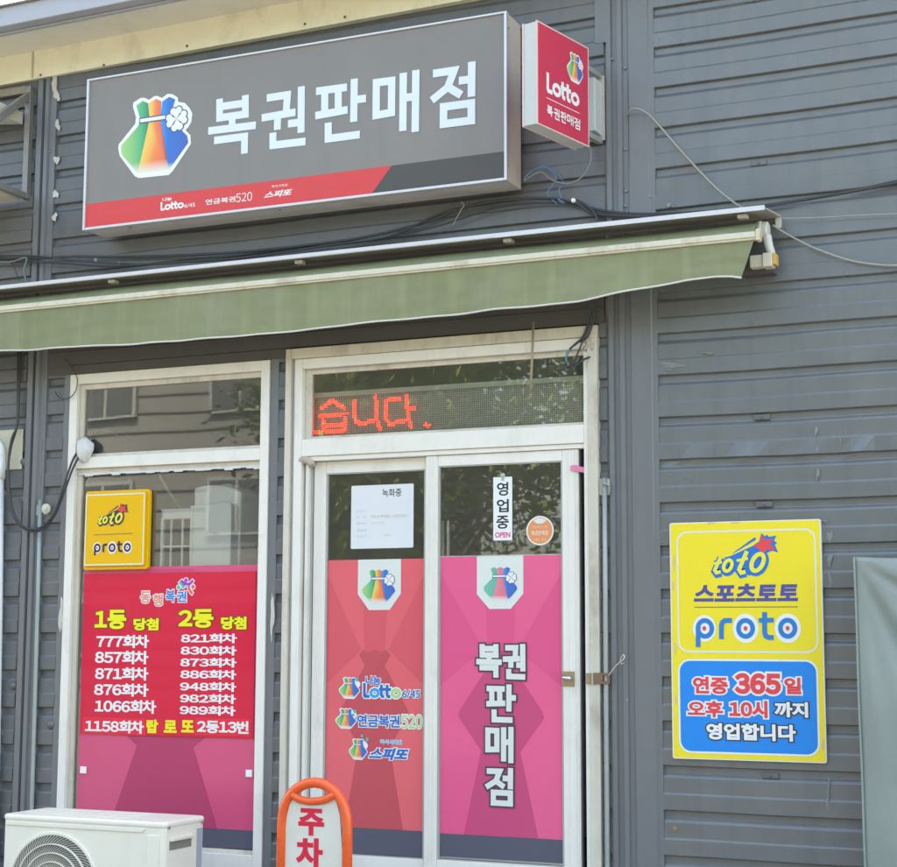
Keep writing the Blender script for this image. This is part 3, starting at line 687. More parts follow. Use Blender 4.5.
# thin dark keyline round the emblem
lettering([('나눔', (162.6, 196.8, 171.9, 201.6)), ('6/45', (184.6, 202.6, 195.2, 207.8), dict(bold=.004)), ('520', (236.2, 191.7, 252.2, 202.4), dict(bold=.0, gap=.10)), ('연금복권', (205.8, 196, 235.6, 205.2), dict(bold=.02)),
           ('스피또', (264.2, 188.6, 292.4, 198.6), dict(bold=.04, shear=.3)), ('즉석식복권', (271.8, 183.6, 287.6, 188), dict(bold=.01))], SIGN, 'small_lettering', M['white'], T, .002, bold=.03)
_a = SIGN.uv(160.8, 205); _b = SIGN.uv(184.2, 205); _c = SIGN.uv(172, 209.3)[1]; _d = SIGN.uv(172, 201)[1]
lotto(SIGN, (_a[0], _c, _b[0], _d), .002, [M['white']]*5, T, .001)
b = MB()
for q in ((507.8, 28), (509, 165)): b.lathe(at(*q, .24)+Vector((.004, 0, 0)), (1, 0, 0), [(.006, 0), (.006, .004), (.002, .006)], 8)
for q in ((280, 205), (130, 227)): p = at(*q, .2); b.lathe((p.x, -.2, sz0+.001), (0, 0, -1), [(.008, 0), (.008, .004), (.002, .006)], 8)
b.build('screw', M['screw'], T)
b = MB()
for k in range(5): x = sx0+.3+k*.57; b.box(x, x+.04, .0, .0295, sz1-.12, sz1+.02); b.box(x, x+.04, .0, .0295, sz0+.02, sz0+.1)
b.build('mounting_bracket', M['galv'], T)

# ---- projecting sign at right angles to the wall
pb, pf = Vector((-2.829, -.2, 4.31)), Vector((-2.945, -.70, 4.31))     # rear and street edge of its right face
PU = (pb-pf).normalized(); PL2 = Plane(pf, PU, (0, 0, 1)); PW = (pb-pf).length; PH = .568; PT = .092
T = thing('projecting_sign', tuple((pb+pf)/2), 'small red sign box standing out from the wall, white lettering under a money bag', 'sign')
N2 = PL2.n
def pbx(mb, u0, u1, v0, v1, n0, n1):
    vs = [PL2.w(u, v, n) for u in (u0, u1) for v in (v0, v1) for n in (n0, n1)]
    mb.add(vs, [(0, 1, 3, 2), (4, 6, 7, 5), (0, 4, 5, 1), (2, 3, 7, 6), (0, 2, 6, 4), (1, 5, 7, 3)])
b = MB(); pbx(b, .004, PW-.004, .004, PH-.004, -.004, -PT+.004); b.build('sign_box', mat('pale_blue_grey_side', (.50, .53, .53), .45, var=.06), T, bevel=.002)
b = MB()
for n0, n1 in ((.002, -.008), (-PT+.008, -PT-.002)):
    pbx(b, 0, .008, 0, PH, n0, n1); pbx(b, PW-.008, PW, 0, PH, n0, n1); pbx(b, .0085, PW-.0085, 0, .008, n0, n1); pbx(b, .0085, PW-.0085, PH-.008, PH, n0, n1)
b.build('frame', mat('pinkish_edge', (.66, .50, .45), .4), T)
for off, nm in ((.0005, 'red_face'),):
    i = Ink(PL2, off); i.poly([(.008, .008), (PW-.008, .008), (PW-.008, PH-.008), (.008, PH-.008)]); i.done(nm, mat('ink_sign_red', (.56, .035, .085), .35, var=.04), T)
b = MB(); b.add([PL2.w(u, v, -PT-.0005) for u, v in ((.008, .008), (.008, PH-.008), (PW-.008, PH-.008), (PW-.008, .008))], [(0, 1, 2, 3)]); b.build('red_face', mat('ink_sign_red', (.56, .035, .085), .35), T)
u0, v0 = PL2.uv(567, 74); u1, v1 = PL2.uv(583, 66)
E0 = PL2.uv(566.8, 72); E1 = PL2.uv(583, 73); Et = PL2.uv(572, 52)[1]; Eb = PL2.uv(577, 84)[1]
emblem(PL2, (E0[0], Eb, E1[0], Et), .001, T)
la = PL2.uv(546.3, 82); lb = PL2.uv(579.2, 97); ltop = PL2.uv(548, 73)[1]; lbase = PL2.uv(548, 92.5)[1]
lotto(PL2, (la[0], lbase, lb[0], ltop), .0015, [M['white']]*5, T, .0015)
i = Ink(PL2, .0012); z_ = PL2.uv(546.5, 97.2)[1]; i.poly([(la[0], z_), (lb[0], z_), (lb[0], z_-.004), (la[0], z_-.004)]); i.done('rule', M['white'], T)
i = Ink(PL2, .0016); gt_ = PL2.uv(548, 104)[1]; gb_ = PL2.uv(548, 116)[1]; gb_ = min(gb_, gt_-.05); gw = (lb[0]-la[0]-.016)/5
for k, ch in enumerate('복권판매점'): glyph(i, ch, (la[0]+k*(gw+.004)+.003, gb_+.004, la[0]+k*(gw+.004)+gw-.003, gt_-.004), .0085)
i.done('lettering', M['white'], T)
b = MB(); m0 = at(577, 75, .12); b.box(X(577, 100, .12), X(602, 100, .0), .0, .12, Z(601, 133, .06), Z(601, 80, .06)); b.build('mounting_box', mat('pale_blue_grey_side', (.50, .53, .53), .45), T, bevel=.004)
b = MB(); b.box(X(577, 100, .12)-.02, X(602, 100, .0)+.018, .0, .012, Z(601, 141, .0), Z(601, 76, .0)); b.build('back_plate', mat('dirty_plate', (.42, .41, .37), .7, var=.2, vscale=20, dirt=(.3, .2, .12)), T, bevel=.003)
b = MB()
for zz in (4.40, 4.78): b.bar((-2.86, -.205, zz), (-2.83, -.0, zz), .03)
b.build('arm', M['galv'], T)

# ---- yellow board on the right-hand wall
YB = wall(.024); c0 = YB.uv(671.0, 640); c1 = YB.uv(824, 640)
yz1 = YB.uv(745, 521)[1]; yz0 = YB.uv(750, 761)[1]; yx0, yx1 = YB.uv(671, 640)[0], YB.uv(823.7, 640)[0]
T = thing('yellow_board', ((yx0+yx1)/2, 0, yz0), 'tall yellow wall board with blue lettering, a red star and a blue opening-hours panel', 'sign')
b = MB(); b.prism(rrect(yx0, yz0, yx1, yz1, .012, 3), .004, .0235, lambda u, v, t: (u, -t, v)); b.build('board', mat('board_edge', (.74, .74, .70), .4), T)
i = Ink(YB, 0); i.poly(rrect(yx0+.006, yz0+.006, yx1-.006, yz1-.006, .010, 3)); i.done('yellow_face', I_YEL, T)
YP = lambda x, y: (670+x/5.606, 520+y/5.606)
yu = lambda x, y: YB.uv(*YP(x, y))
bx = [YB.uv(677.3, 590)[0], YB.uv(748, 652)[1], YB.uv(817, 590)[0], YB.uv(746, 530)[1]]
i = Ink(YB, .001); i.stroke(rrect(bx[0]+.004, bx[1], bx[2]-.004, bx[3]-.004, .055, 6), .011, True); i.done('border', mat('ink_pale', (.74, .74, .60), .4), T)
# star logo
sc_ = Ink(YB, .001)
ctr = Vector(yu(537, 138))
def star(c, r1, r2, n, rot, jit=None):
    P = []
    for k in range(2*n):
        a = R(rot)+math.pi*k/n; r_ = r1 if k % 2 == 0 else r2
        if jit: r_ *= jit[k % len(jit)]
        P.append((c.x+r_*math.cos(a), c.y+r_*math.sin(a)))
    return P
pxm = (yu(700, 138)[0]-yu(300, 138)[0])/400     # metres per traced pixel
sc_.poly([yu(*p) for p in ((345,190),(470,100),(482,97),(480,112),(362,184))])
sc_.poly([yu(*p) for p in ((300,212),(345,200),(500,128),(540,150),(545,240),(500,300),(440,312),(330,220))])
sc_.poly([yu(*p) for p in ((468,140),(500,120),(512,72),(532,92),(545,82),(552,94),(596,88),(584,116),(600,128),(588,140),(607,182),(572,172),(520,196),(508,170))])
sc_.done('star_burst', I_BLUE, T)
i = Ink(YB, .0022); i.poly([yu(*p) for p in ((512,80),(534,112),(578,104),(562,136),(590,172),(545,164),(502,208),(508,168),(466,146),(505,124))]); i.done('star', inkm('coral_red', (.80, .07, .08)), T)
# slanted bold word, drawn as strokes
def toto(pl, f, off, T, dark, light, U):
    for nm, mt_, g, o in (('word_shadow', dark, 13, off), ('word', light, 0, off+.0022)):
        i = Ink(pl, o); W = 20+g*2
        D = (lambda x, y: f(x+3, y+5)) if nm == 'word_shadow' else f
        i.stroke([D(285, 208), D(252, 282), D(262, 296), D(285, 290)], W*U); i.stroke([D(245, 245), D(292, 236)], (15+g*2)*U)
        ov = lambda cx, cy, rx, ry, sh, n=20: [D(cx+rx*math.cos(2*math.pi*k/n)-sh*ry*math.sin(2*math.pi*k/n), cy+ry*math.sin(2*math.pi*k/n)) for k in range(n)]
        i.stroke(ov(325, 256, 22, 31, .25), W*U, True)
        i.stroke([D(432, 175), D(388, 278), D(400, 296), D(424, 290)], (W+3)*U); i.stroke([D(374, 228), D(438, 216)], (15+g*2)*U)
        i.stroke(ov(492, 238, 32, 47, .3), (W+4)*U, True)
        i.done(nm, mt_, T)
toto(YB, yu, .0012, T, I_BLUE, mat('ink_yellow_light', (.82, .74, .08), .35), pxm)
lettering([('스포츠토토', (693.7, 583.2, 798, 602), dict(shear=.12, gap=.12))], YB, 'lettering', I_PUR, T, .0014, bold=.045)
i = Ink(YB, .001); i.stroke([yu(137, 489), yu(717, 487)], .0045); i.done('rule', inkm('olive_line', (.16, .15, .10)), T)
def proto(pl, f, off, T, col, U, halo=True):
    if halo:
        for x, y, r_ in ((193,608,66),(424,608,72),(660,607,72)): c = f(x, y); i = Ink(pl, off); i.poly(disc(c[0], c[1], r_*U, 28, r_*U*1.12)); i.done('halo', M['white'], T)
    i = Ink(pl, off+.001)
    for x, y in ((196,608),(424,608),(660,607)): c = f(x, y); i.stroke(disc(c[0], c[1], 40*U, 28, 44*U), 26*U, True)
    i.stroke([f(159, 600), f(158, 712)], 27*U); i.stroke([f(289, 668), f(289, 592), f(294, 574), f(308, 564), f(348, 563)], 27*U)
    i.stroke([f(531, 516), f(531, 632), f(538, 652), f(555, 659), f(582, 659)], 27*U); i.stroke([f(498, 563), f(582, 561)], 25*U)
    i.done('word', col, T)
    for x, y in ((193,608),(424,608),(660,607)): c = f(x, y); i = Ink(pl, off+.002); i.poly(disc(c[0], c[1], 11*U, 14, 13*U)); i.done('red_dot', inkm('coral_red', (.80, .07, .08)), T)
proto(YB, yu, .001, T, inkm('proto_blue', (.015, .20, .55)), pxm)
q0 = YB.uv(680.4, 706)[0]; q1 = YB.uv(817, 706)[0]; q3 = YB.uv(748, 661.3)[1]; q2 = YB.uv(749, 752.8)[1]
i = Ink(YB, .001); i.poly(rrect(q0-.010, q2-.010, q1+.010, q3+.010, .065)); bp_ = i.done('panel_border', M['white'], T)
i = Ink(YB, .0018); i.poly(rrect(q0, q2, q1, q3, .055)); i.done('hours_panel', I_SKY, T)
h2 = lambda x0, y0, x1, y1: (670+x0/5.606, 650+y0/5.606, 670+x1/5.606, 650+y1/5.606)
red_items = [('연중', h2(130,150,326,246)), ('365', h2(362,130,622,248), dict(bold=.06, gap=.12)), ('일', h2(642,155,736,248)), ('오후', h2(100,285,298,376)), ('10시', h2(334,284,548,380), dict(bold=.05, gap=.10))]
lettering(red_items, YB, 'lettering', M['white'], T, .0032, bold=.045, grow=.085, slope=False)
lettering(red_items, YB, 'lettering', inkm('coral_red', (.80, .07, .08)), T, .0046, bold=.04, slope=False)
wh_items = [('까지', h2(585,292,775,378)), ('영업합니다', h2(205,414,706,508))]
lettering(wh_items, YB, 'lettering', I_OUT, T, .0032, bold=.045, grow=.075, slope=False)
lettering(wh_items, YB, 'lettering', M['white'], T, .0046, bold=.045, slope=False)

for k_, q in enumerate(((674, 562, .8, 6), (673.2, 586, .7, 4), (711, 523.2, 3.5, .8), (735, 522.6, 4, .6), (675.3, 648, .7, 5), (676, 700, .6, 4), (823, 745, .8, 5))):
    c_ = YB.uv(q[0], q[1]); ux = .0054; rn = random.Random(k_+9); i = Ink(YB, .0012); i.poly([(c_[0]+q[2]*ux*(1+.5*rn.random())*math.cos(2*math.pi*j/12), c_[1]+q[3]*ux*(1+.4*rn.random())*math.sin(2*math.pi*j/12)) for j in range(12)]); i.done('scuff', mat('scuff_pink', (.66, .50, .30), .7), T)
# ---- small yellow acrylic sign in the window
SB = wall(.024)
s0, s1 = SB.uv(84.5, 530)[0], SB.uv(144.8, 530)[0]; t0, t1 = SB.uv(113, 566)[1], SB.uv(113, 493)[1]
T = thing('acrylic_sign', ((s0+s1)/2, 0, t0), 'small square yellow plastic sign with raised face in the top corner of the shop window', 'sign')
b = MB(); b.prism(rrect(s0-.012, t0-.022, s1+.014, t1+.018, .018, 4), -.025, .006, lambda u, v, t: (u, -t, v)); b.build('back_plate', mat('deep_yellow', (.84, .47, .004), .3), T, bevel=.003)
b = MB(); b.prism(rrect(s0, t0, s1, t1, .008, 3), .0065, .0235, lambda u, v, t: (u, -t, v)); b.build('raised_face', mat('deep_yellow', (.84, .47, .004), .3), T, bevel=.003)
i = Ink(SB, .0008); i.stroke(rrect(s0+.009, t0+.009, s1-.009, t1-.009, .004, 2), .009, True); i.done('border', mat('ink_pale', (.74, .74, .60), .4), T)
sp = lambda x, y: SB.uv(80+x/10.2, 485+y/10.2)
def fs(x, y):   # board coordinates of the big logo -> small sign
    return sp(340+(x-421)*.84, 297+(y-192)*.90-(x-421)*.03)
pxs = pxm*.56*5.606/10.2*1.06*(s1-s0)/(s1-s0)
U2 = (sp(400, 300)[0]-sp(300, 300)[0])/100*.84
i = Ink(SB, .0012); i.poly([fs(*p) for p in ((345,190),(470,100),(482,97),(480,112),(362,184))]); i.poly([fs(*p) for p in ((300,212),(345,200),(500,128),(540,150),(545,240),(500,300),(440,312),(330,220))]); i.poly([fs(*p) for p in ((468,140),(500,120),(512,72),(532,92),(545,82),(552,94),(596,88),(584,116),(600,128),(588,140),(607,182),(572,172),(520,196),(508,170))]); i.done('star_burst', I_OUT, T)
i = Ink(SB, .0024); i.poly([fs(*p) for p in ((512,80),(534,112),(578,104),(562,136),(590,172),(545,164),(502,208),(508,168),(466,146),(505,124))]); i.done('star', inkm('coral_red', (.80, .07, .08)), T)
toto(SB, fs, .0014, T, I_OUT, mat('ink_yellow_light', (.82, .74, .08), .35), U2)
i = Ink(SB, .001); i.stroke([sp(142, 510), sp(540, 493)], .004); i.done('rule', inkm('olive_line', (.16, .15, .10)), T)
fp = lambda x, y: sp(145+(x-146)*.66, 640+(y-608)*.72-(x-400)*.012)
proto(SB, fp, .001, T, inkm('plum', (.05, .025, .06)), (sp(400, 300)[0]-sp(300, 300)[0])/100*.66)

# ---- films on the glass and the winners' poster
def facets(T, pl, x0, x1, z0, z1, off, mats, c=.5, sc=1.0, skirt=True):
    """the pale rays and the big dark bag shape printed on the film"""
    f = lambda u, v: (x0+(x1-x0)*u, z0+(z1-z0)*v)
    i = Ink(pl, off); i.poly([f(0, .86), f(.0, 1), f(.0, .30)]) if False else None
    i.poly([f(.36, .99), f(.64, .99), f(.60, .60), f(.66, .44), f(.34, .44), f(.40, .60)])
    i.poly([f(.0, .53), f(.36, .66), f(.0, .99-.05)])
    i.poly([f(1, .53), f(.64, .66), f(1, .94)])
    i.done('ray', mats[0], T)
    i = Ink(pl, off+.0006)
    i.poly([f(.34, .64), f(.38, .66), f(.44, .65), f(.50, .66), f(.56, .65), f(.62, .66), f(.66, .64), f(.60, .60), f(.84, .44), f(.85, .42), f(.66, .30), f(.80, .0), f(.20, .0), f(.34, .30), f(.15, .42), f(.16, .44), f(.40, .60)])
    i.done('bag_shape', mats[1], T)
wg = wall(.001)
def film(nm, label, pl, x0, x1, z0, z1, col, fa, dark_h, badge=None, cat='poster', badge_pale=False, edge=True):
    T = thing(nm, ((x0+x1)/2, pl.o.y, z0), label, cat)
    if edge:
        i = Ink(pl, -.0006); i.poly([(x0-.006, z0-.008), (x1+.004, z0-.008), (x1+.004, z1+.006), (x0-.006, z1+.006)]); i.done('white_margin', M['white'], T)
    i = Ink(pl, 0); i.poly([(x0, z0+dark_h), (x1, z0+dark_h), (x1, z1), (x0, z1)]); i.done('film', mat('film_%.2f_%.2f' % (col[0], col[2]), col, .4, var=.03, vscale=1.5, coat=.3, bump=.04, bscale=6), T)
    i = Ink(pl, .0001); i.poly([(x0, z0), (x1, z0), (x1, z0+dark_h-.0005), (x0, z0+dark_h-.0005)]); i.done('dark_foot', inkm('slate_foot', (.10, .10, .135)), T)
    facets(T, pl, x0, x1, z0+dark_h, z1, .0006, fa)
    if badge:
        a0, a1, b0, bm, c0, c1 = badge
        i = Ink(pl, .002); i.poly([(a0, z1), (a0, bm), (c0, b0), (c1, b0), (a1, bm), (a1, z1)]); i.done('badge', mat('badge_white', (.68, .72, .68), .4), T)
    return T
def mk(name, c, k1, k2): return [inkm(name+'_ray', tuple(x*k1 for x in c)), inkm(name+'_bag', tuple(x*k2 for x in c))]
# left door leaf
g0, g1, gb, gt = gL; PLL = wall(.045+.0162)
z1_ = wall(.06).uv(375, 558.5)[1]; PLL = wall(.0615); PLL = Plane((0, .0615, 0), (1, 0, 0), (0, 0, 1))
z1_ = PLL.uv(375, 559.5)[1]; zf = gb+.010; dh = PLL.uv(380, 829)[1]-zf
cr = (.78, .115, .145)
bd = [PLL.uv(358, 590)[0], PLL.uv(401, 590)[0], PLL.uv(380, 610)[1], PLL.uv(380, 594)[1], PLL.uv(369, 600)[0], PLL.uv(390, 600)[0]]
T = film('door_poster', 'coral red poster film on the left sliding door under a badge, three small logos', PLL, g0+.012, g1-.012, zf, z1_, cr, mk('coral', cr, .90, .72), dh, bd, edge=False)
def ebox(pl, a, b_, c, d): return (pl.uv(a, (b_+d)/2)[0], pl.uv((a+c)/2, d)[1], pl.uv(c, (b_+d)/2)[0], pl.uv((a+c)/2, b_)[1])
emblem(PLL, ebox(PLL, 361, 568, 397, 605), .0026, T, white=False)
for (a, c_, d_, e_) in ((339, 677, 360.5, 699), (335.5, 708, 357, 729), (349, 738.5, 368, 760)):
    emblem(PLL, ebox(PLL, a, c_, d_, e_), .0026, T, clover=False)
i = Ink(PLL, .0052)
for q, r_ in (((357.5, 679.5), 2.2), ((355.5, 711.3), 2.0), ((362.5, 736), 1.8), ((367.5, 739.5), 2.2), ((353.5, 715), 1.6)): c = PLL.uv(*q); i.poly(disc(c[0], c[1], r_*.0052, 12))
i.done('emblem_dot', inkm('teal', (.10, .42, .35)), T)
def halo_text(T, pl, items, col, off=.0030, g=.07, bold=.03, slope=False, halo=None, **kw):
    lettering(items, pl, 'lettering', halo or M['white'], T, off, bold=bold, grow=g, slope=slope, **kw)
    lettering(items, pl, 'lettering', col, T, off+.0013, bold=bold, slope=slope, **kw)
I_LB = inkm('logo_blue', (.02, .15, .50)); I_LG = inkm('logo_green', (.38, .66, .25)); I_LC = inkm('logo_cyan', (.01, .35, .72))
halo_text(T, PLL, [('나눔', (366, 676, 381, 685)), ('연금복권', (357.5, 715, 400, 727.5)), ('6/45', (402.5, 690, 420.5, 698), dict(bold=.01))], I_LB)
halo_text(T, PLL, [('스피또', (369, 748, 409, 760), dict(shear=.3, bold=.05))], I_LB); halo_text(T, PLL, [('즉석식복권', (380.5, 740, 402, 744.5))], I_LC, bold=.01)
_e = ebox(PLL, 363.3, 683.5, 401.5, 698); lotto(PLL, _e, .0030, [M['white']]*5, T, .008); lotto(PLL, _e, .0043, [I_LB, I_LC, I_LB, I_LB, I_LG], T, .001)
halo_text(T, PLL, [('520', (401.5, 715, 422.5, 728.5), dict(bold=.01, gap=.09))], I_LG)
# right door leaf
g0, g1, gb, gt = gR; PLR = Plane((0, .0225, 0), (1, 0, 0), (0, 0, 1))
z1_ = PLR.uv(500, 556)[1]; zf = PLR.uv(500, 861.5)[1]+.008; dh = PLR.uv(500, 836.5)[1]-zf
pk = (.80, .10, .255)
bd = [PLR.uv(477, 590)[0], PLR.uv(523.5, 590)[0], PLR.uv(500, 609)[1], PLR.uv(500, 594)[1], PLR.uv(489.5, 600)[0], PLR.uv(511, 600)[0]]
T = film('door_poster', 'pink poster film on the right sliding door with big white stacked lettering', PLR, g0+.014, g1-.010, zf, z1_, pk, mk('pink', pk, .93, .74), dh, bd)
emblem(PLR, ebox(PLR, 482.5, 565.5, 519, 603), .0026, T, white=False, pale=True)
VZ = lambda x, y: (470+x/4.557, 630+y/4.563)
vb = [('복', (31, 66, 145, 217)), ('권', (152, 66, 252, 214)), ('판', (77, 250, 210, 410)), ('매', (78, 443, 188, 606)), ('점', (76, 630, 186, 790))]
for nm, mt_, g, o in (('lettering_outline', inkm('plum_outline', (.085, .06, .09)), .0095, .003), ('lettering', mat('badge_white', (.68, .72, .68), .4), 0, .0046)):
    i = Ink(PLR, o)
    for ch, (a, c_, d_, e_) in vb:
        p0 = VZ(a-1 if ch in '복권판점' else a+5, c_-2); p1 = VZ(d_+1, e_); glyph(i, ch, (PLR.uv(p0[0], (p0[1]+p1[1])/2)[0], PLR.uv((p0[0]+p1[0])/2, p1[1])[1], PLR.uv(p1[0], (p0[1]+p1[1])/2)[0], PLR.uv((p0[0]+p1[0])/2, p0[1])[1]), .031, g)
    i.done(nm, mt_, T)
# window film
PLW = Plane((0, .0295, 0), (1, 0, 0), (0, 0, 1))
wx0, wx1 = PLW.uv(81, 650)[0]+.006, PLW.uv(257.3, 650)[0]; z1_ = PLW.uv(170, 566.3)[1]; zf = zWB+.09; zf = PLW.uv(230, 848)[1]; dh = PLW.uv(230, 829.5)[1]-zf
T = film('window_film', 'deep pink film filling the lower shop window behind the winners poster', PLW, wx0, wx1, zf, z1_, (.68, .075, .19), mk('rose', (.68, .075, .19), .90, .72), dh, None, cat='window film', edge=False)
lettering([('w', (0, 0, 1, 1))], PLW, 'x', M['white'], T, 0) if False else None
for q in ((83.8, 770), (249.5, 773.5)):
    p = at(*q, -.026); b = MB(); b.box(p.x-.022, p.x+.022, -.028, -.016, p.z-.021, p.z+.021)
    tag(recenter(b.build('film_clip', M['white_plastic'], None, bevel=.003)), 'small white square clip on the pink window film, %s' % ('beside the left window frame' if q[0] < 100 else 'beside the right window frame'), 'clip', 'clips on the window film')
# winners' poster
PLP = Plane((0, .0225, 0), (1, 0, 0), (0, 0, 1))
p0, p1 = PLP.uv(82.2, 650)[0], PLP.uv(254.6, 650)[0]; q1 = PLP.uv(168, 572.8)[1]; q0 = PLP.uv(168, 736.3)[1]
T = thing('winners_poster', ((p0+p1)/2, .0225, q0), 'crimson poster in the window listing draw numbers in white under yellow headings', 'poster')
i = Ink(PLP, -.0005); i.mb.box(p0, p1, -.0265, -.0235, q0, q1); i.done('board', mat('crimson_board', (.56, .012, .05), .35), T)
i = Ink(PLP, .0); i.poly([(p0, q0), (p1, q0), (p1, q1), (p0, q1)]); i.done('face', mat('crimson_face', (.70, .010, .05), .42, var=.03, spec=.25, coat=.3, bump=.03, bscale=5), T)
K = lambda x0, y0, x1, y1: (60+x0/3.096, 480+y0/3.096, 60+x1/3.096, 480+y1/3.096)
for bx_ in (K(70, 736, 265, 789), K(418, 738, 590, 792)): e = ebox(PLP, *bx_); i = Ink(PLP, .0006); i.poly([(e[0], e[1]), (e[2], e[1]), (e[2], e[3]), (e[0], e[3])]); i.done('number_strip', inkm('bright_red', (.80, .03, .06)), T)
I_Y2 = mat('ink_lemon', (.85, .80, .02), .35); hd = [('1등', K(108, 402, 206, 462)), ('2등', K(366, 400, 476, 458))]; hs = [('당첨', K(228, 428, 306, 466)), ('당첨', K(499, 423, 578, 463))]
halo_text(T, PLP, hd, I_Y2, .0010, g=.04, bold=.045, gap=.10, halo=inkm('ink_olive', (.12, .06, .02))); halo_text(T, PLP, hs, I_Y2, .0010, g=.06, bold=.05, halo=inkm('ink_olive', (.12, .06, .02)))
col1 = [('777회차', (113, 480, 276, 520)), ('857회차', (109, 529, 274, 570)), ('871회차', (109, 580, 274, 620)), ('876회차', (106, 630, 274, 670)), ('1066회차', (108, 681, 298, 722))]
col2 = [('821회차', (375, 476, 548, 505)), ('830회차', (374, 514, 547, 543)), ('873회차', (373, 551, 547, 580)), ('886회차', (373, 588, 546, 617)), ('948회차', (372, 626, 546, 655)), ('982회차', (372, 663, 545, 692)), ('989회차', (371, 699, 544, 729))]
def widx(body, y0, y1, gx0, gx1):  return body
for t_, q in col1+col2: lettering([(t_, K(*q))], PLP, 'draw_number', M['white'], T, .0012, gap=.07, bold=.036, slope=False)
for t_, q in (('1158회차', (78, 744, 260, 783)), ('2등13번', (424, 745, 584, 785))): lettering([(t_, K(*q))], PLP, 'draw_number', M['white'], T, .0014, gap=.07, bold=.038, slope=False)
lettering([('탑', K(268, 742, 304, 784)), ('로', K(322, 744, 362, 783)), ('또', K(376, 744, 415, 782))], PLP, 'shop_name', I_Y2, T, .0014, bold=.05, slope=False)
halo_text(T, PLP, [('동', K(250, 345, 280, 381)), ('행', K(289, 354, 318, 390))], inkm('peach', (.80, .25, .17)), .0010, bold=.02, g=.07)
halo_text(T, PLP, [('복', K(328, 340, 356, 378)), ('권', K(362, 344, 392, 378))], inkm('azure', (.05, .22, .62)), .0010, bold=.03, g=.07)
KQ = lambda x, y: PLP.uv(130+x/6.407, 570+y/6.407)
for nm, g_ in (('figure_outline', 1), ('figure', 0)):
    for k, (hx, hy, pts, cc) in enumerate(((360, 66, ((330, 68), (355, 88), (385, 88), (405, 66)), (.42, .05, .50)), (312, 112, ((318, 75), (338, 100), (345, 115)), (.05, .50, .42)), (405, 108, ((375, 108), (390, 140), (402, 152)), (.75, .14, .10)))):
        i = Ink(PLP, .0012+.0012*(1-g_)); u_ = abs(KQ(100, 0)[0]-KQ(0, 0)[0])/100; i.stroke(spline([(*KQ(*p), 0) for p in pts], 4), (14+g_*10)*u_, ext=g_*5*u_)
        c = KQ(hx, hy); i.poly(disc(c[0], c[1], (11+5*g_)*u_, 14)); i.done(nm, M['white'] if g_ else inkm('fig'+str(k), cc), T)

# ---- notices on the door glass
PN = Plane((0, .0595, 0), (1, 0, 0), (0, 0, 1))
n0, n1 = PN.uv(351.2, 517)[0], PN.uv(413.6, 517)[0]; nz1 = PN.uv(382, 484.8)[1]; nz0 = PN.uv(382, 548.3)[1]
T = thing('paper_notice', ((n0+n1)/2, .0595, nz0), 'white paper notice with small printed lines on the left door glass', 'notice')
i = Ink(PN, 0); i.mb.prism(rrect(n0, nz0, n1, nz1, .006, 2), .0005, .0015, lambda u, v, t: (u, .0595-t, v)); i.done('paper', mat('white_paper', (.70, .72, .74), .7), T)
KN = lambda x0, y0, x1, y1: (345+x0/11.56, 480+y0/11.56, 345+x1/11.56, 480+y1/11.56)
lettering([('녹화중', KN(432, 96, 655, 196))], PN, 'lettering', I_BLK, T, .002, bold=.01)
g_ = inkm('faint_print', (.50, .50, .53))
lettering([('설치장소', KN(135, 345, 240, 375)), ('목    적', KN(135, 418, 243, 445)), ('촬영시간', KN(138, 488, 243, 518)), ('촬영범위', KN(138, 568, 243, 597)), ('책 임 자', KN(138, 638, 243, 668)), ('24시간 연속', KN(305, 483, 460, 510)), ('연락처', KN(455, 625, 530, 650))], PN, 'small_print', g_, T, .002, bold=.0, slope=False, thick=.0001)
lettering([('방범 및 화재예방, 시설안전관리', KN(305, 400, 715, 440))], PN, 'small_print', inkm('ochre_print', (.58, .48, .32)), T, .002, bold=0, slope=False, thick=.0001)
PO = Plane((0, .0215, 0), (1, 0, 0), (0, 0, 1))
o0, o1 = PO.uv(493.5, 508)[0], PO.uv(512.3, 508)[0]; oz1 = PO.uv(503, 477)[1]; oz0 = PO.uv(503, 540.5)[1]
T = thing('hanging_notice', ((o0+o1)/2, .0215, oz0), 'narrow white vertical notice with black lettering hung on the right door glass', 'notice')
i = Ink(PO, 0); i.mb.prism(rrect(o0, oz0, o1, oz1, .004, 2), .0005, .003, lambda u, v, t: (u, .0215-t, v)); i.done('card', M['white'], T)
lettering([('영', (497.2, 482, 508.5, 496)), ('업', (497, 499, 509, 512.5)), ('중', (496.5, 515.5, 509, 529))], PO, 'lettering', I_BLK, T, .0035, bold=.02)
lettering([('OPEN', (495.3, 532, 510.5, 537.8))], PO, 'lettering', inkm('magenta', (.72, .06, .20)), T, .0035, bold=.03)
b = MB(); c = PO.uv(503, 475.5); b.lathe((c[0], .0215, c[1]), (0, -1, 0), [(.014, 0), (.014, .006), (.004, .010)], 14); b.box(c[0]-.008, c[0]+.008, -.0215, -.016, c[1]-.012, c[1]-.03); b.build('suction_hook', mat('greenish_plastic', (.42, .46, .36), .3), T)
c = PO.uv(540, 530.7); rr_ = abs(PO.uv(553.8, 530.7)[0]-c[0])
T = thing('round_sticker', (c[0], .0215, c[1]-rr_), 'round orange sticker with a white rim on the right door glass', 'sticker')
i = Ink(PO, .0005); i.poly(disc(c[0], c[1], rr_, 36)); i.done('rim', M['white'], T)
i = Ink(PO, .001); i.poly(disc(c[0], c[1], rr_*.90, 36)); i.done('disc', inkm('orange', (.78, .30, .12)), T)
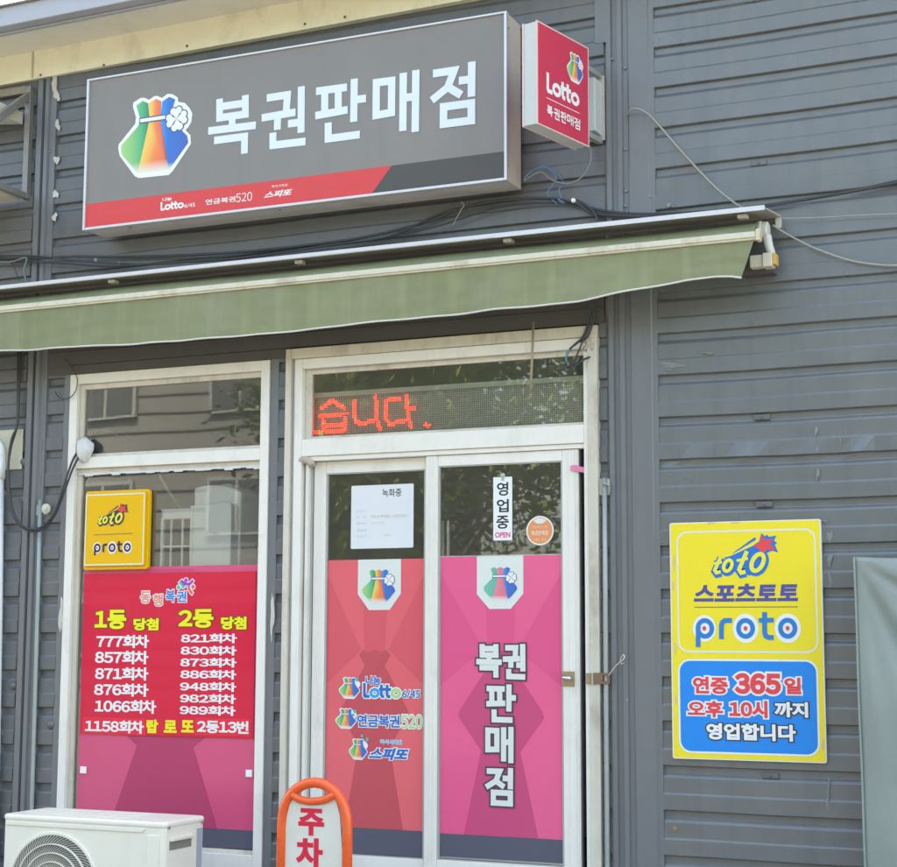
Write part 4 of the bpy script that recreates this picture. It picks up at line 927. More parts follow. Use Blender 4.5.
i = Ink(PO, .0016); i.poly([(c[0]+rr_*.85*math.cos(R(a)), c[1]+rr_*.85*math.sin(R(a))) for a in range(55, 126, 7)]+[(c[0]-rr_*.2, c[1]+rr_*.48), (c[0]+rr_*.2, c[1]+rr_*.48)]); i.done('pale_top', mat('badge_white', (.68, .72, .68), .4), T)
lettering([('복권판매점', (531.5, 530.5, 548, 535.5), dict(bold=.03)), ('동행복권 인증', (532.5, 525.5, 547.5, 528.5)), ('공식', (534, 538.5, 546, 541))], PO, 'lettering', mat('pale_peach', (.82, .62, .5), .5), T, .0018, bold=0, slope=False, thick=.0002)

# ---- LED board behind the transom glass
PD = Plane((0, .085, 0), (1, 0, 0), (0, 0, 1))
lx0 = ix0+.045; lx1 = X(584, 400, -.085); lz1 = PD.uv(312, 393.5)[1]; lz0 = zT1-.02
T = thing('led_display', ((lx0+lx1)/2, .10, lz0), 'wide red LED message board behind the glass over the door', 'display')
b = MB(); b.box(lx0, lx1, -.13, -.087, lz0, lz1-.03); b.build('display_panel', mat('led_panel', (.14, .14, .13), .7), T)
b = MB(); b.box(lx0-.01, lx1, -.14, -.078, lz1-.0295, lz1); b.build('display_frame', mat('pale_green_frame', (.46, .50, .40), .5), T)
pit = .0122; nx_ = int((lx1-lx0)/pit); nz_ = int((lz1-.035-lz0)/pit)
i = Ink(PD, -.0015); mbg = MB()
ml = MB()
for a in range(nx_): ml.box(lx0+a*pit-.0022, lx0+a*pit+.0022, -.0865, -.0855, lz0, lz1-.032)
for a in range(nz_): ml.box(lx0, lx1, -.0854, -.0846, lz0+a*pit-.0020, lz0+a*pit+.0020)
tag(ml.build('led_grid', mat('led_grid', (.46, .46, .40), .5), T), kind='stuff')
LQ = lambda x, y: PD.uv(300+x/6.407, 380+y/6.407)
led_st = [((135,185),(170,160),(207,132),(245,158),(285,178)), ((125,228),(305,213)), ((148,258),(150,320),(165,328),(280,326),(292,312),(290,250)), ((155,290),(290,284)), ((350,135),(355,262),(390,280),(470,262)), ((485,110),(490,240),(512,318)),
          ((640,120),(575,125),(550,140),(548,245),(575,282),(665,262)), ((685,100),(690,240),(712,300)), ((690,180),(728,180)), ((808,285),(825,292)), ((90,334),(122,333))]
segs = []
for st in led_st:
    q = [Vector(LQ(*p)) for p in st]; segs += list(zip(q, q[1:]))
i = Ink(PD, .0012)
for a in range(nx_+1):
    for c_ in range(nz_+1):
        p = Vector((lx0+(a+.5)*pit, lz0+(c_+.5)*pit)); dm = 9
        for u_, v_ in segs:
            t_ = max(0, min(1, (p-u_).dot(v_-u_)/max(1e-9, (v_-u_).length_squared))); dm = min(dm, (p-(u_+(v_-u_)*t_)).length)
        if dm < .0118:
            i.mb.lathe((p.x, .0846, p.y), (0, -1, 0), [(.0043, 0), (.0040, .002), (.0022, .0035)], 6)
i.done('lit_lamp', mat('red_led', (.5, .02, .01), .4, emit=(1, .012, .006), estr=1.5), T)
tag([o for o in T.children if o.name.startswith('lit_lamp')][0], kind='stuff')

# ================================================================ THE AWNING
AWX0, AWX1 = -9.2, -1.84
T = thing('awning', ((AWX0+AWX1)/2, 0, 3.4), 'long weathered green fabric awning rolled in under a white metal hood over the shop front', 'awning')
hz = lambda d: 3.862-.028*d/.3
b = MB()
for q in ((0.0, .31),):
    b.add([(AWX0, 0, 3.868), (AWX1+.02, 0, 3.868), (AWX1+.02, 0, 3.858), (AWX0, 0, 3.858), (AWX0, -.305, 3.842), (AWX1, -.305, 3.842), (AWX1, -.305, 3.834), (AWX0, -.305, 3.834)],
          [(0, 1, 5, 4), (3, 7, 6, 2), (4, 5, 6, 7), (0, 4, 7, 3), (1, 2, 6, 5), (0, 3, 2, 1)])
b.build('hood', mat('shaded_white_metal', (.42, .40, .37), .4, metal=.1, var=.08, vscale=3, dirt=(.36, .30, .24), dirt_amt=.35), T)  # brown tint darkens the hood metal, painting in the shade underneath
b = MB(); b.box(AWX0, AWX1-.001, .3055, .311, 3.826, 3.852); b.box(AWX0, -3.35, .3115, .314, 3.829, 3.846); b.build('hood_lip', M['alu'], T, bevel=.001)
b = MB(); b.box(AWX1-.012, AWX1+.0195, .0, .012, 3.800, 3.857); b.build('end_plate', M['off_plastic'], T)
b = MB(); b.tube([(AWX0+.05, -.13, 3.765), (AWX1-.07, -.13, 3.765)], .042, 14); b.build('roller', mat('green_canvas', (.275, .295, .165), .8, var=.14, vscale=1.2, streak=-.35, bump=.15, bscale=200, dirt=(.36, .35, .26), dirt_amt=.75, dscale=3.2), T, smooth=True)
for k in range(6): x = -8.6+k*1.32; b = MB(); b.box(x, x+.05, .20, .25, 3.812, 3.832); b.build('hood_bracket', M['off_plastic'], T, bevel=.003)
b = MB(); b.box(AWX0+.05, AWX1-.06, .03, .06, 3.60, 3.64); b.build('torsion_bar', M['trim_dark'], T)
CAN = mat('green_canvas', (.23, .29, .165), .8, var=.10, vscale=1.2, streak=-.35, bump=.15, bscale=200, dirt=(.36, .35, .27), dirt_amt=.7, dscale=3.0)
n_ = CAN.node_tree; pb_ = n_.nodes['Principled BSDF']; out_ = [q for q in n_.nodes if q.type == 'OUTPUT_MATERIAL'][0]
tr_ = n_.nodes.new('ShaderNodeBsdfTranslucent'); tr_.inputs[0].default_value = (.30, .38, .20, 1); mx_ = n_.nodes.new('ShaderNodeMixShader'); mx_.inputs[0].default_value = .25
n_.links.new(pb_.outputs[0], mx_.inputs[1]); n_.links.new(tr_.outputs[0], mx_.inputs[2]); n_.links.new(mx_.outputs[0], out_.inputs[0])
NOFLIP.update({'canvas', 'valance'})
RD = .335                                  # the front rail stands this far out
rz1, rz0 = 3.713, 3.668
b = MB(); nx = 60; vs = []
for i_ in range(nx+1):
    x = AWX0+.06+(-1.90-AWX0-.06)*i_/nx
    for j in range(7):
        t = j/6; d = .12+(RD-.02-.12)*t; z = 3.808+(rz1-.004-3.808)*t+.018*math.sin(math.pi*t)*(1+.25*math.sin(x*3)); vs.append((x, -d, z))
b.add(vs, [(i_*7+j, (i_+1)*7+j, (i_+1)*7+j+1, i_*7+j+1) for i_ in range(nx) for j in range(6)]); b.build('canvas', CAN, T, smooth=True)
b = MB(); b.box(AWX0+.02, -1.885, RD-.035, RD, rz0, rz1); b.box(AWX0+.02, -1.885, RD+.0005, RD+.008, rz0+.012, rz1-.008)
fr_ = b.build('front_rail', mat('dirty_cream_rail', (.60, .57, .45), .45, var=.08, vscale=6, dirt=(.33, .24, .15), dirt_amt=.7, dscale=7), T, bevel=.003)
b = MB(); b.box(-1.8845, -1.862, RD-.045, RD+.012, rz0-.008, rz1+.010); b.build('end_cap', mat('yellowed_cap', (.58, .52, .38), .5), fr_, bevel=.006)
# valance with its cut lower edge
vb_ = [(-9.2, 3.42), (at(0, 352, RD).x, Z(0, 351, RD)), (X(180, 342, RD), Z(180, 341, RD)), (X(300, 331, RD), Z(300, 330, RD)), (X(400, 320.5, RD), Z(400, 319.5, RD)), (X(480, 313, RD), Z(480, 311.5, RD)), (X(578, 302.6, RD), Z(578, 301, RD)),
       (X(640, 289, RD), Z(640, 289, RD)), (X(685, 280.5, RD), Z(685, 280, RD)), (X(715, 276, RD), Z(715, 276, RD)), (X(730, 275.5, RD), Z(730, 275.8, RD)), (X(741, 278, RD), Z(741, 277.5, RD))]
vb_.sort()
def vbz(x):
    for (xa_, za_), (xb_, zb_) in zip(vb_, vb_[1:]):
        if xa_ <= x <= xb_: t = (x-xa_)/(xb_-xa_); return za_+(zb_-za_)*t
    return vb_[-1][1]
xe = vb_[-1][0]; nx = 300; nj = 14; vs = []
for i_ in range(nx+1):
    t = i_/nx
    for j in range(nj+1):
        s_ = j/nj; xr = -1.895; x = AWX0+.05+((xr+(xe-xr)*s_)-AWX0-.05)*t; zb_ = vbz(min(x, xe)); z = rz0+.006+(zb_-rz0-.006)*s_
        d = RD-.012+.014*s_*math.sin(x*7+1.3*math.sin(x*2))+.007*s_*math.sin(x*17+s_*2)+.006*noise.noise(Vector((x*5, s_*4, 2)))+.01*s_; vs.append((x, -d, z))
b = MB(); b.add(vs, [(i_*(nj+1)+j, i_*(nj+1)+j+1, (i_+1)*(nj+1)+j+1, (i_+1)*(nj+1)+j) for i_ in range(nx) for j in range(nj)])
va = b.build('valance', CAN, T, smooth=True)
b = MB(); hem = [vs[i_*(nj+1)+nj] for i_ in range(0, nx+1)]; b.tube(hem, .0055, 6); b.build('hem', mat('white_hem', (.62, .60, .56), .7, var=.1, vscale=10), va, smooth=True)
# crank head and arm at the right end
b = MB(); hx_ = X(765, 229, .12)
b.lathe(at(758.5, 231, .13), (1, 0, 0), [(.050, 0), (.053, .006), (.053, .018), (.046, .022), (.046, .05), (.040, .055)], 22); b.build('gear_head', M['off_plastic'], T, smooth=False, bevel=.002)
b = MB(); b.tube(spline([at(767, 236, .13), at(769, 246, .14), at(772, 256, .14), at(771.5, 263, .14)], 5), .024, 10, .020); b.build('shoulder_arm', M['off_plastic'], T, smooth=True)
b = MB(); c = at(769.5, 259.5, .14); b.box(c.x-.03, c.x+.022, .10, .18, c.z-.045, c.z+.03); b.box(c.x-.10, c.x-.031, .105, .165, c.z-.04, c.z+.026); b.build('arm_bracket', mat('yellowed_white', (.60, .57, .47), .5, var=.08), T, bevel=.006)
b = MB(); b.box(c.x+.0225, c.x+.040, .105, .175, c.z-.035, c.z+.026); b.build('bracket_cap', mat('amber_cap', (.62, .38, .10), .5, dirt=(.35, .15, .05)), T, bevel=.003)
b = MB(); b.box(c.x-.16, c.x+.01, .0, .10, c.z-.06, c.z+.05); b.build('wall_bracket', M['trim_dark'], T, bevel=.004)
b = MB()
for k_, (xx, zz) in enumerate(((-4.4, 3.60), (-7.9, 3.60))): b.bar((xx, -.06, zz), (xx+1.25, -.20, zz+.05), .035, .05); b.bar((xx+1.25, -.20, zz+.05), (xx+.1, -.31, 3.69), .03, .04)
b.build('folding_arm', M['off_plastic'], T)

# ================================================================ CABLES AND PIPES
def cable(name, pts, r, mt, label, cat='cable', group=None, n=6, sub=8):
    b = MB(); P = spline([at(*p) for p in pts], sub); b.tube(P, r, n)
    o = b.build(name, mt, None, smooth=True); recenter(o); return tag(o, label, cat, group)
CB = [((-14, 259, .03), (40, 258, .05), (75, 256.5, .05), (120, 257, .04), (180, 255.5, .04), (240, 252, .05), (300, 246, .05), (360, 238, .05), (420, 224, .04), (470, 206, .05), (520, 199, .05), (560, 200, .04), (600, 210, .04), (640, 214, .03), (700, 212, .03), (760, 206, .03), (820, 197, .03), (900, 182, .03), (1000, 160, .03), (1400, 90, .03)),
      ((-14, 262, .05), (30, 262, .05), (60, 263, .06), (110, 266, .05), (180, 262, .05), (250, 257, .05), (330, 245, .06), (390, 236, .05), (440, 214, .05), (490, 203, .04), (545, 198, .05), (575, 203, .05), (596, 214, .04), (650, 217, .04)),
      ((-14, 256, .05), (36, 256, .06), (90, 262, .05), (160, 264, .05), (215, 258, .05), (280, 250, .04), (350, 243, .04), (430, 228, .05), (500, 207, .05), (560, 203, .04), (610, 214, .04), (690, 215, .04), (745, 210, .05), (840, 193, .03), (900, 180, .03), (1000, 158, .03), (1400, 88, .03))]
cl_ = ['thick black cable along the wall over the awning, uppermost of the bundle', 'black cable sagging lowest in the bundle over the awning', 'thin black cable twisted through the bundle over the awning']
for k_, p in enumerate(CB): cable('power_cable', p, (.0085, .007, .0055)[k_], M['cable_black'], cl_[k_], 'cable', 'black cables over the awning')
cable('power_cable', [(-14, 261, .07), (10, 262, .07), (26, 258, .07), (24, 270, .08), (26, 282, .09), (27, 290, .02)], .006, mat('green_grey_cable', (.16, .20, .17), .5), 'greenish cable hooking down behind the hood at the left end of the awning')
cable('drop_wire', [(-14, 254, .04), (6, 258, .05), (14, 268, .06), (19, 280, .06)], .0035, M['cable_black'], 'thin black wire drooping behind the left end of the awning')
cable('grey_cable', [(627.5, 115, .012), (629.5, 110.5, .05), (636, 108.5, .06), (645, 112, .05), (656, 122, .04), (682, 152, .05), (712, 184, .07), (732, 201, .13), (746, 210, .28)], .0058, M['cable_grey'], 'pale grey cable running down from the grey pilaster to the awning hood')
cable('grey_cable', [(773, 225, .1), (785, 233, .05), (812, 247, .04), (845, 259, .03), (872, 264, .03), (905, 265, .03), (1000, 258, .03), (1100, 225, .02)], .0055, M['cable_grey'], 'pale grey cable sagging from the awning crank across the siding')
cable('thin_wire', [(781, 218.5, .06), (830, 217, .04), (905, 213.2, .04), (1400, 195, .03)], .003, M['cable_grey'], 'thin straight wire just right of the awning hood')
cable('sign_cable', [(590, 146, .05), (591, 158, .05), (587, 170, .05), (578, 180, .05), (566, 183.5, .06), (552, 180, .06), (540, 172, .08), (524, 181, .10)], .005, mat('mid_grey_cable', (.22, .22, .21), .5), 'grey cable hanging from the small red sign to the long sign')
cable('blue_wire', [(524, 180, .10), (531, 172, .07), (541, 166.5, .05), (551, 169, .05), (560, 177, .05), (563.5, 184, .05), (559, 190, .05), (563, 203, .05), (558, 199, .06), (565, 203, .06)], .0032, M['cable_blue'], 'thin blue wire looping farther from the long sign end', 'wire', 'blue wires by the sign')
cable('blue_wire', [(524, 179, .12), (533, 170, .09), (546, 167.5, .07), (556, 177, .06), (552, 186, .06), (547, 193, .05), (552, 199, .05), (557, 204, .05)], .0032, M['cable_blue'], 'thin blue wire looping closer to the long sign end', 'wire', 'blue wires by the sign')
cable('cable_end', [(574, 199, .05), (585, 204, .05), (595, 214, .05), (598, 224, .06)], .006, M['cable_black'], 'short black cable dropping behind the hood below the small red sign')
cable('cable_tie', [(461, 201.5, .06), (464, 205, .065), (461, 210, .06), (456, 219, .055), (453, 225, .05)], .0028, M['cable_grey'], 'pale tie hanging off the cables under the long sign', 'cable tie')
b = MB(); b.lathe(at(573.5, 200.5, .06), (0, -1, .2), [(.010, -.01), (.014, 0), (.010, .012)], 10); tag(recenter(b.build('wire_clip', M['white_plastic'])), 'small white clip on the cables below the small red sign', 'clip')
# black loop from the awning to the window
LP = [((20, 352, .02), (19, 395, .03), (17.5, 424, .04), (12, 438, .06), (9, 455, .07), (8.5, 478, .07), (11, 503, .07), (18, 521, .07), (30, 529, .07), (43, 526, .07), (55, 511, .07), (64, 485, .06), (72, 462, .05), (79, 450, .04), (84, 447, .02)),
      ((18, 352, .02), (17.5, 395, .03), (17, 425, .03), (11, 447, .05), (8, 470, .06), (9, 500, .06), (16, 521, .06), (29, 531, .06), (43, 529, .06), (56, 513, .06), (66, 487, .05), (73, 468, .05), (82, 452, .04), (86, 449, .02))]
for k_, p in enumerate(LP): cable('loop_cable', p, .0075, M['cable_black'], ('black cable looping down the wall into the shop window, nearer the street', 'black cable looping down the wall into the shop window, close against the siding')[k_], 'cable', 'black loop cables left of the window')
cable('thin_wire', [(64, 358, .03), (72, 368, .03), (77, 378, .03), (76, 390, .03), (69, 398, .03), (60, 398, .02), (55, 392, .02)], .0028, M['cable_black'], 'thin dark wire ring hanging at the top left corner of the shop window')
b = MB(); rn = random.Random(3); nn = 16; vs = []
for j in range(7):
    for i_ in range(nn):
        a = 2*math.pi*i_/nn; ph = math.pi/2*j/6; k_ = 1+.10*math.sin(3*a+1)+.08*math.sin(5*a+j); r_ = .066*math.cos(ph)*k_
        vs.append(at(85.5, 450, .012)+Vector((r_*math.cos(a)*.9, -.055*math.sin(ph), r_*math.sin(a)*1.25)))
b.add(vs, [(j*nn+i_, j*nn+(i_+1) % nn, (j+1)*nn+(i_+1) % nn, (j+1)*nn+i_) for j in range(6) for i_ in range(nn)]+[tuple(6*nn+i_ for i_ in range(nn))])
tag(recenter(b.build('foam_plug', M['foam'], None, smooth=True)), 'white foam plug where the black cables enter the window frame', 'foam plug')
# coil over the door
for k_, p in enumerate((((592, 300, .10), (591, 318, .06), (586, 334, .05), (577, 343, .06), (569, 350, .07), (565.5, 360, .07), (568, 368, .07), (575, 366, .07), (583, 360, .06), (590, 357, .03)), ((590, 300, .10), (589, 318, .07), (583, 336, .06), (573, 346, .07), (566.5, 356, .08), (567, 366, .08), (573, 363, .08), (579, 350, .07), (584, 338, .05)), ((593, 300, .08), (593, 320, .05), (588, 336, .04), (582, 341, .04), (577, 342, .05)))):
    cable('door_cable', p, (.0065, .0055, .005)[k_], M['cable_black'], ('black cable knotted over the door, ending at the frame corner', 'black cable tied in a small loop over the door', 'short black cable end wrapped round the loop over the door')[k_], 'cable', 'black cables over the door')
cable('door_cable', [(569.5, 349, .085), (566.2, 356, .09), (566.4, 362, .09)], .0045, mat('teal_cable', (.05, .32, .36), .4), 'short teal strand showing in the black cable loop over the door', 'cable')
b = MB(); b.tube([at(533.5, 322, .09), at(532, 360, .09), at(530.4, 394, .09)], .008, 8); b.lathe(at(530.4, 394, .09), (0, 0, -1), [(.008, 0), (.010, .006), (.004, .012)], 8)
tag(recenter(b.build('crank_rod', mat('brown_rod', (.34, .28, .21), .5, metal=.2), smooth=True)), 'thin brown rod hanging in front of the glass over the door', 'rod')
# pipes
def pipe(pts, r, label, head=None):
    t = thing('conduit_pipe', tuple(at(*pts[-1])), label, 'pipe'); b = MB(); b.tube([at(*p) for p in pts], r, 12); b.build('pipe_tube', M['galv'], t, smooth=True)
    return t
T = pipe([(604.5, 478, .025), (605.5, 600, .025), (607.5, 870, .025), (608, 960, .025)], .0135, 'pale galvanised pipe standing against the right side of the door frame')
b = MB(); c = at(604.5, 488, .01); b.box(c.x-.045, c.x+.03, -.005, .012, c.z-.04, c.z+.05); b.build('bracket', mat('yellowed_foam', (.52, .50, .36), .8, var=.2, vscale=30, bump=.5), T, bevel=.004)
b = MB(); b.tube([c+Vector((.0, -.035, .025)), c+Vector((.035, -.02, .01)), c+Vector((.03, -.01, -.03))], .006, 8); b.build('wire_clamp', M['galv'], T)
T = pipe([(40.5, 500, .022), (38, 600, .022), (34, 740, .022), (30.5, 850, .022), (29, 940, .022)], .0135, 'pale galvanised pipe on the corner trim left of the shop window')
b = MB(); c = at(43, 510, .005); b.box(c.x-.05, c.x+.04, -.005, .01, c.z-.035, c.z+.035); b.build('bracket', M['galv'], T, bevel=.003)
b = MB(); b.lathe(at(47.5, 509, .005), (0, -1, 0), [(.022, 0), (.033, .006), (.033, .02), (.018, .026), (.018, .032), (.004, .036)], 18)
tag(recenter(b.build('insulator', mat('ivory_ceramic', (.58, .57, .48), .35), smooth=False)), 'round ivory insulator screwed to the siding beside the left pipe', 'insulator')
b = MB(); b.tube([at(-1, 478, .04), at(-2.5, 620, .04), at(-5, 760, .04), at(-7, 900, .04)], .032, 16); b.tube([at(-.5, 479, .04), at(-.2, 455, .04)], .038, 16); b.tube(spline([at(-.2, 462, .04), at(-1, 448, .04), at(-8, 441, .04), at(-16, 441, .04)], 4), .036, 16)
tag(recenter(b.build('drain_pipe', M['white_plastic'], smooth=True)), 'white plastic drain pipe with an elbow at the far left edge of the wall', 'pipe')
b = MB(); p0_, p1_ = at(-6, 430, .012), at(23, 430, .012); b.box(p0_.x, p1_.x, .006, .012, Z(10, 470), Z(10, 430)); tag(recenter(b.build('wall_plate', mat('stained_ivory', (.52, .50, .38), .6, var=.12, vscale=8, dirt=(.36, .31, .22)), None, bevel=.003)), 'stained ivory plate on the siding behind the white drain pipe', 'plate')
b = MB()
for q in ((1, 718.5), (1, 733)): c = at(*q, .0); b.box(c.x-.03, c.x+.012, .0, .03, c.z-.018, c.z+.018)
tag(recenter(b.build('door_latch', M['chrome'], None, bevel=.004)), 'small worn metal latch on the siding at the left edge', 'latch')

# hasp with its pin beside the door
c = at(588, 678.5, .034); T = thing('door_hasp', tuple(c), 'rusty brown hasp swung open on the door frame with a hooked wire pin', 'hasp')
b = MB(); xs = [X(586.2, 678, .036), X(591, 678, .036)]; b.box(xs[0], xs[1], .0345, .040, Z(588, 684), Z(588, 673)); b.build('hinge_leaf', mat('brassy_plate', (.36, .27, .17), .4, metal=.6), T, bevel=.002)
b = MB(); b.tube([at(592.5, 672.8, .042), at(592.5, 684.5, .042)], .007, 8); b.build('hinge_pin', M['galv'], T)
b = MB(); z0_, z1_ = Z(600, 683.8), Z(600, 672.8); x0_, x1_ = X(593.5, 678, .042), X(610, 678, .042); zc = (z0_+z1_)/2; sx_ = x0_+.72*(x1_-x0_)
b.box(x0_, sx_-.014, .041, .045, z0_, z1_); b.box(sx_+.014, x1_, .041, .045, z0_, z1_); b.box(sx_-.0139, sx_+.0139, .041, .045, z0_, zc-.015); b.box(sx_-.0139, sx_+.0139, .041, .045, zc+.015, z1_); b.build('hasp_plate', M['rust'], T, bevel=.001)
b = MB(); b.tube(spline([at(608.5, 676, .05), at(614, 668.5, .055), at(619.5, 662.5, .06), at(623, 660, .065), at(624.5, 656.5, .06), at(623, 655, .055), at(620.5, 660, .05), at(621.5, 664, .05), at(624, 663, .05)], 6), .0035, 7); b.build('hook_pin', mat('bright_wire', (.6, .55, .45), .3, metal=.7), T, smooth=True)
b = MB(); b.add([at(570.5, 465.5, .006), at(576, 465, .012), at(580, 466.5, .012), at(585.5, 467.5, .003), at(585.5, 473, .003), at(580, 472, .012), at(576, 470.8, .012), at(570.5, 470.8, .006)], [(0, 7, 6, 1), (1, 6, 5, 2), (2, 5, 4, 3)])
o = b.build('ribbon', mat('pink_ribbon', (.75, .22, .38), .5)); md = o.modifiers.new('t', 'SOLIDIFY'); md.thickness = .002
tag(recenter(o), 'pink ribbon strip tied across the gap beside the door', 'ribbon')

# steel bracket of the neighbouring sign at the top left
wx = X(30, 150); T = thing('steel_bracket', (wx, 0, Z(30, 195)), 'grey steel wall bracket with diagonal brace holding cream panels at the top left', 'bracket')
zt_, zb2 = Z(30, 97), Z(30, 197); SB_ = mat('bracket_steel', (.26, .26, .25), .45, metal=.3, var=.15, vscale=10, dirt=(.30, .20, .12), dirt_amt=.5)
b = MB(); b.box(wx-.02, wx+.022, .001, .045, zb2-.02, zt_+.06); b.build('upright', SB_, T, bevel=.003)
b = MB(); b.bar((wx, -.03, zt_), (wx, -.80, zb2+.06), .035, .05); b.build('brace', SB_, T, bevel=.003)
b = MB(); b.bar((wx, -.02, zb2), (wx, -.86, zb2), .035, .04); b.build('lower_arm', SB_, T, bevel=.003)
b = MB(); b.bar((wx-1.6, -.80, zb2-.01), (wx+.02, -.80, zb2-.01), .035, .04); b.bar((wx-1.6, -.03, zt_+.04), (wx-.021, -.03, zt_+.04), .03, .05); b.build('rail', mat('rusty_rail', (.30, .25, .20), .6, metal=.2, var=.2, vscale=15, dirt=(.45, .44, .40), dirt_amt=.6), T)
CP = mat('cream_panel', (.60, .58, .48), .5, var=.05, dirt=(.4, .34, .25))
b = MB(); b.box(wx-1.6, wx-.03, .05, .78, zb2-.030, zb2-.012); b.build('lower_panel', CP, T)
b = MB(); b.add([(wx-1.6, -.05, zt_-.03), (wx-.03, -.05, zt_-.20), (wx-.03, -.05, zt_-.12), (wx-1.6, -.05, zt_+.05), (wx-1.6, -.35, zt_-.03), (wx-.03, -.30, zt_-.20), (wx-.03, -.30, zt_-.12), (wx-1.6, -.35, zt_+.05)], [(0, 1, 2, 3), (4, 7, 6, 5), (0, 4, 5, 1), (3, 2, 6, 7), (0, 3, 7, 4), (1, 5, 6, 2)]); b.build('upper_panel', CP, T)

# ================================================================ OUTDOOR UNIT
ax0, ax1, ad, az = at(3, 817, 1.0).x, at(164.5, 830, 1.0).x, 1.0, .656
T = thing('air_conditioner', ((ax0+ax1)/2, -.85, 0), 'white outdoor air conditioner unit with round fan grille below the shop window', 'air conditioner')
ACM = mat('unit_white', (.78, .75, .65), .38, var=.03, vscale=3, dirt=(.5, .47, .38), dirt_amt=.2)
b = MB(); b.prism(rrect(ax0, .60, ax1, ad, .035, 5), .06, az-.03, lambda u, v, t: (u, -v, t)); body = b.build('casing', ACM, T, bevel=.002)
b = MB(); b.prism(rrect(ax0-.006, .594, ax1+.006, ad+.006, .042, 6), az-.034, az, lambda u, v, t: (u, -v, t)); lid = b.build('lid', ACM, T, bevel=.014, seg=4)
b = MB()
for k in range(3): b.box(ax0+.10, ax1-.26, .67+k*.10, .715+k*.10, az+.0002, az+.005)
b.build('lid_ridge', ACM, lid, bevel=.004)
# front bezel panel and its chamfered right-hand edge
pr_ = [(ax0+.03, .10), (ax1-.11, .10), (ax1-.11, az-.105), (ax1-.135, az-.075), (ax0+.03, az-.075)]
fx = at(53, 888.5, 1.0); fr0 = .288
b = MB()
n = 64; ring = [(fx.x+fr0*math.cos(2*math.pi*k/n), fx.z+fr0*math.sin(2*math.pi*k/n)) for k in range(n)]
b.lathe((fx.x, -1.0, fx.z), (0, -1, 0), [(fr0+.016, -.002), (fr0+.016, .005), (fr0+.006, .012), (fr0-.004, .006), (fr0-.006, -.0)], 64) if False else None
def ringm(mb, c, r0, r1, y0, y1, n=64):
    vs = []
    for y in (y0, y1):
        for r_ in (r0, r1):
            for k in range(n): vs.append((c.x+r_*math.cos(2*math.pi*k/n), y, c.z+r_*math.sin(2*math.pi*k/n)))
    a, bb, cc, dd = 0, n, 2*n, 3*n; fs = []
    for k in range(n):
        j = (k+1) % n; fs += [(a+k, a+j, bb+j, bb+k), (cc+k, dd+k, dd+j, cc+j), (a+k, cc+k, cc+j, a+j), (bb+k, bb+j, dd+j, dd+k)]
    mb.add(vs, fs)
ringm(b, fx, fr0-.004, fr0+.016, -.999, -1.012); b.build('grille_ring', ACM, T, bevel=.004)
b = MB(); b.lathe((fx.x, -1.0012, fx.z), (0, -1, 0), [(fr0-.006, 0), (fr0-.006, .0006)], 48); b.build('fan_well_shade', mat('fan_shadow', (.10, .10, .10), .6), T)  # flat dark disc; its colour stands for shade inside the fan opening
b = MB()
for k in range(84):
    a0_ = 2*math.pi*k/84; P = [(fx.x+(.045+.238*t)*math.cos(a0_-t*1.15), -1.016+.008*t, fx.z+(.045+.238*t)*math.sin(a0_-t*1.15)) for t in [q/9 for q in range(10)]]; b.tube(P, .0016, 4)
for k in range(4): ringm(b, fx, .094+k*.047, .0985+k*.047, -1.007, -1.022)
b.build('fan_grille', ACM, T, smooth=False)
b = MB(); b.lathe((fx.x, -1.020, fx.z), (0, -1, 0), [(.045, 0), (.045, .008), (.03, .012)], 24); b.build('grille_hub', ACM, T)
b = MB(); b.prism(rrect(ax1-.105, .12, ax1-.03, az-.07, .004, 2), 1.0005, 1.006, lambda u, v, t: (u, -t, v)); b.build('corner_panel', ACM, T, bevel=.002)
b = MB(); 
b.prism([(ax0+.025, az-.038), (ax1-.118, az-.038), (ax1-.138, az-.058), (ax0+.025, az-.058)], 1.0005, 1.007, lambda u, v, t: (u, -t, v)); b.build('top_band', ACM, T, bevel=.002)
# side handle and rating label on the right side
b = MB(); b.box(ax1-.002, ax1+.020, .95, .74, az-.105, az-.082); b.build('handle', ACM, T, bevel=.006)
b = MB(); b.box(ax1-.002, ax1+.003, .74, .95, az-.150, az-.106); b.build('handle_recess_shade', mat('recess_shadow', (.22, .21, .19), .6), T)  # dark raised patch, painted as the shade of a grip recess
b = MB(); b.box(ax1-.004, ax1+.0025, .632, .685, az-.27, az-.062); b.build('rating_label', mat('label_grey', (.34, .38, .45), .5, var=.2, vscale=60), T)
b = MB()
for d_ in (.965, .64): b.lathe((ax1+.006, -d_, az-.03), (1, 0, 0), [(.009, 0), (.009, .004), (.004, .006)], 10)
b.build('screw', M['screw'], T)
for x in (ax0+.12, ax1-.16): b = MB(); b.box(x, x+.05, .66, 1.03, 0, .059); b.build('foot', M['trim_dark'], T)
b = MB(); b.tube(spline([(ax1-.03, -.69, .30), (ax1+.05, -.60, .25), (ax1+.02, -.30, .15), (ax1-.1, -.02, .2)]), .02, 10); b.build('hose', M['white_plastic'], T, smooth=True)

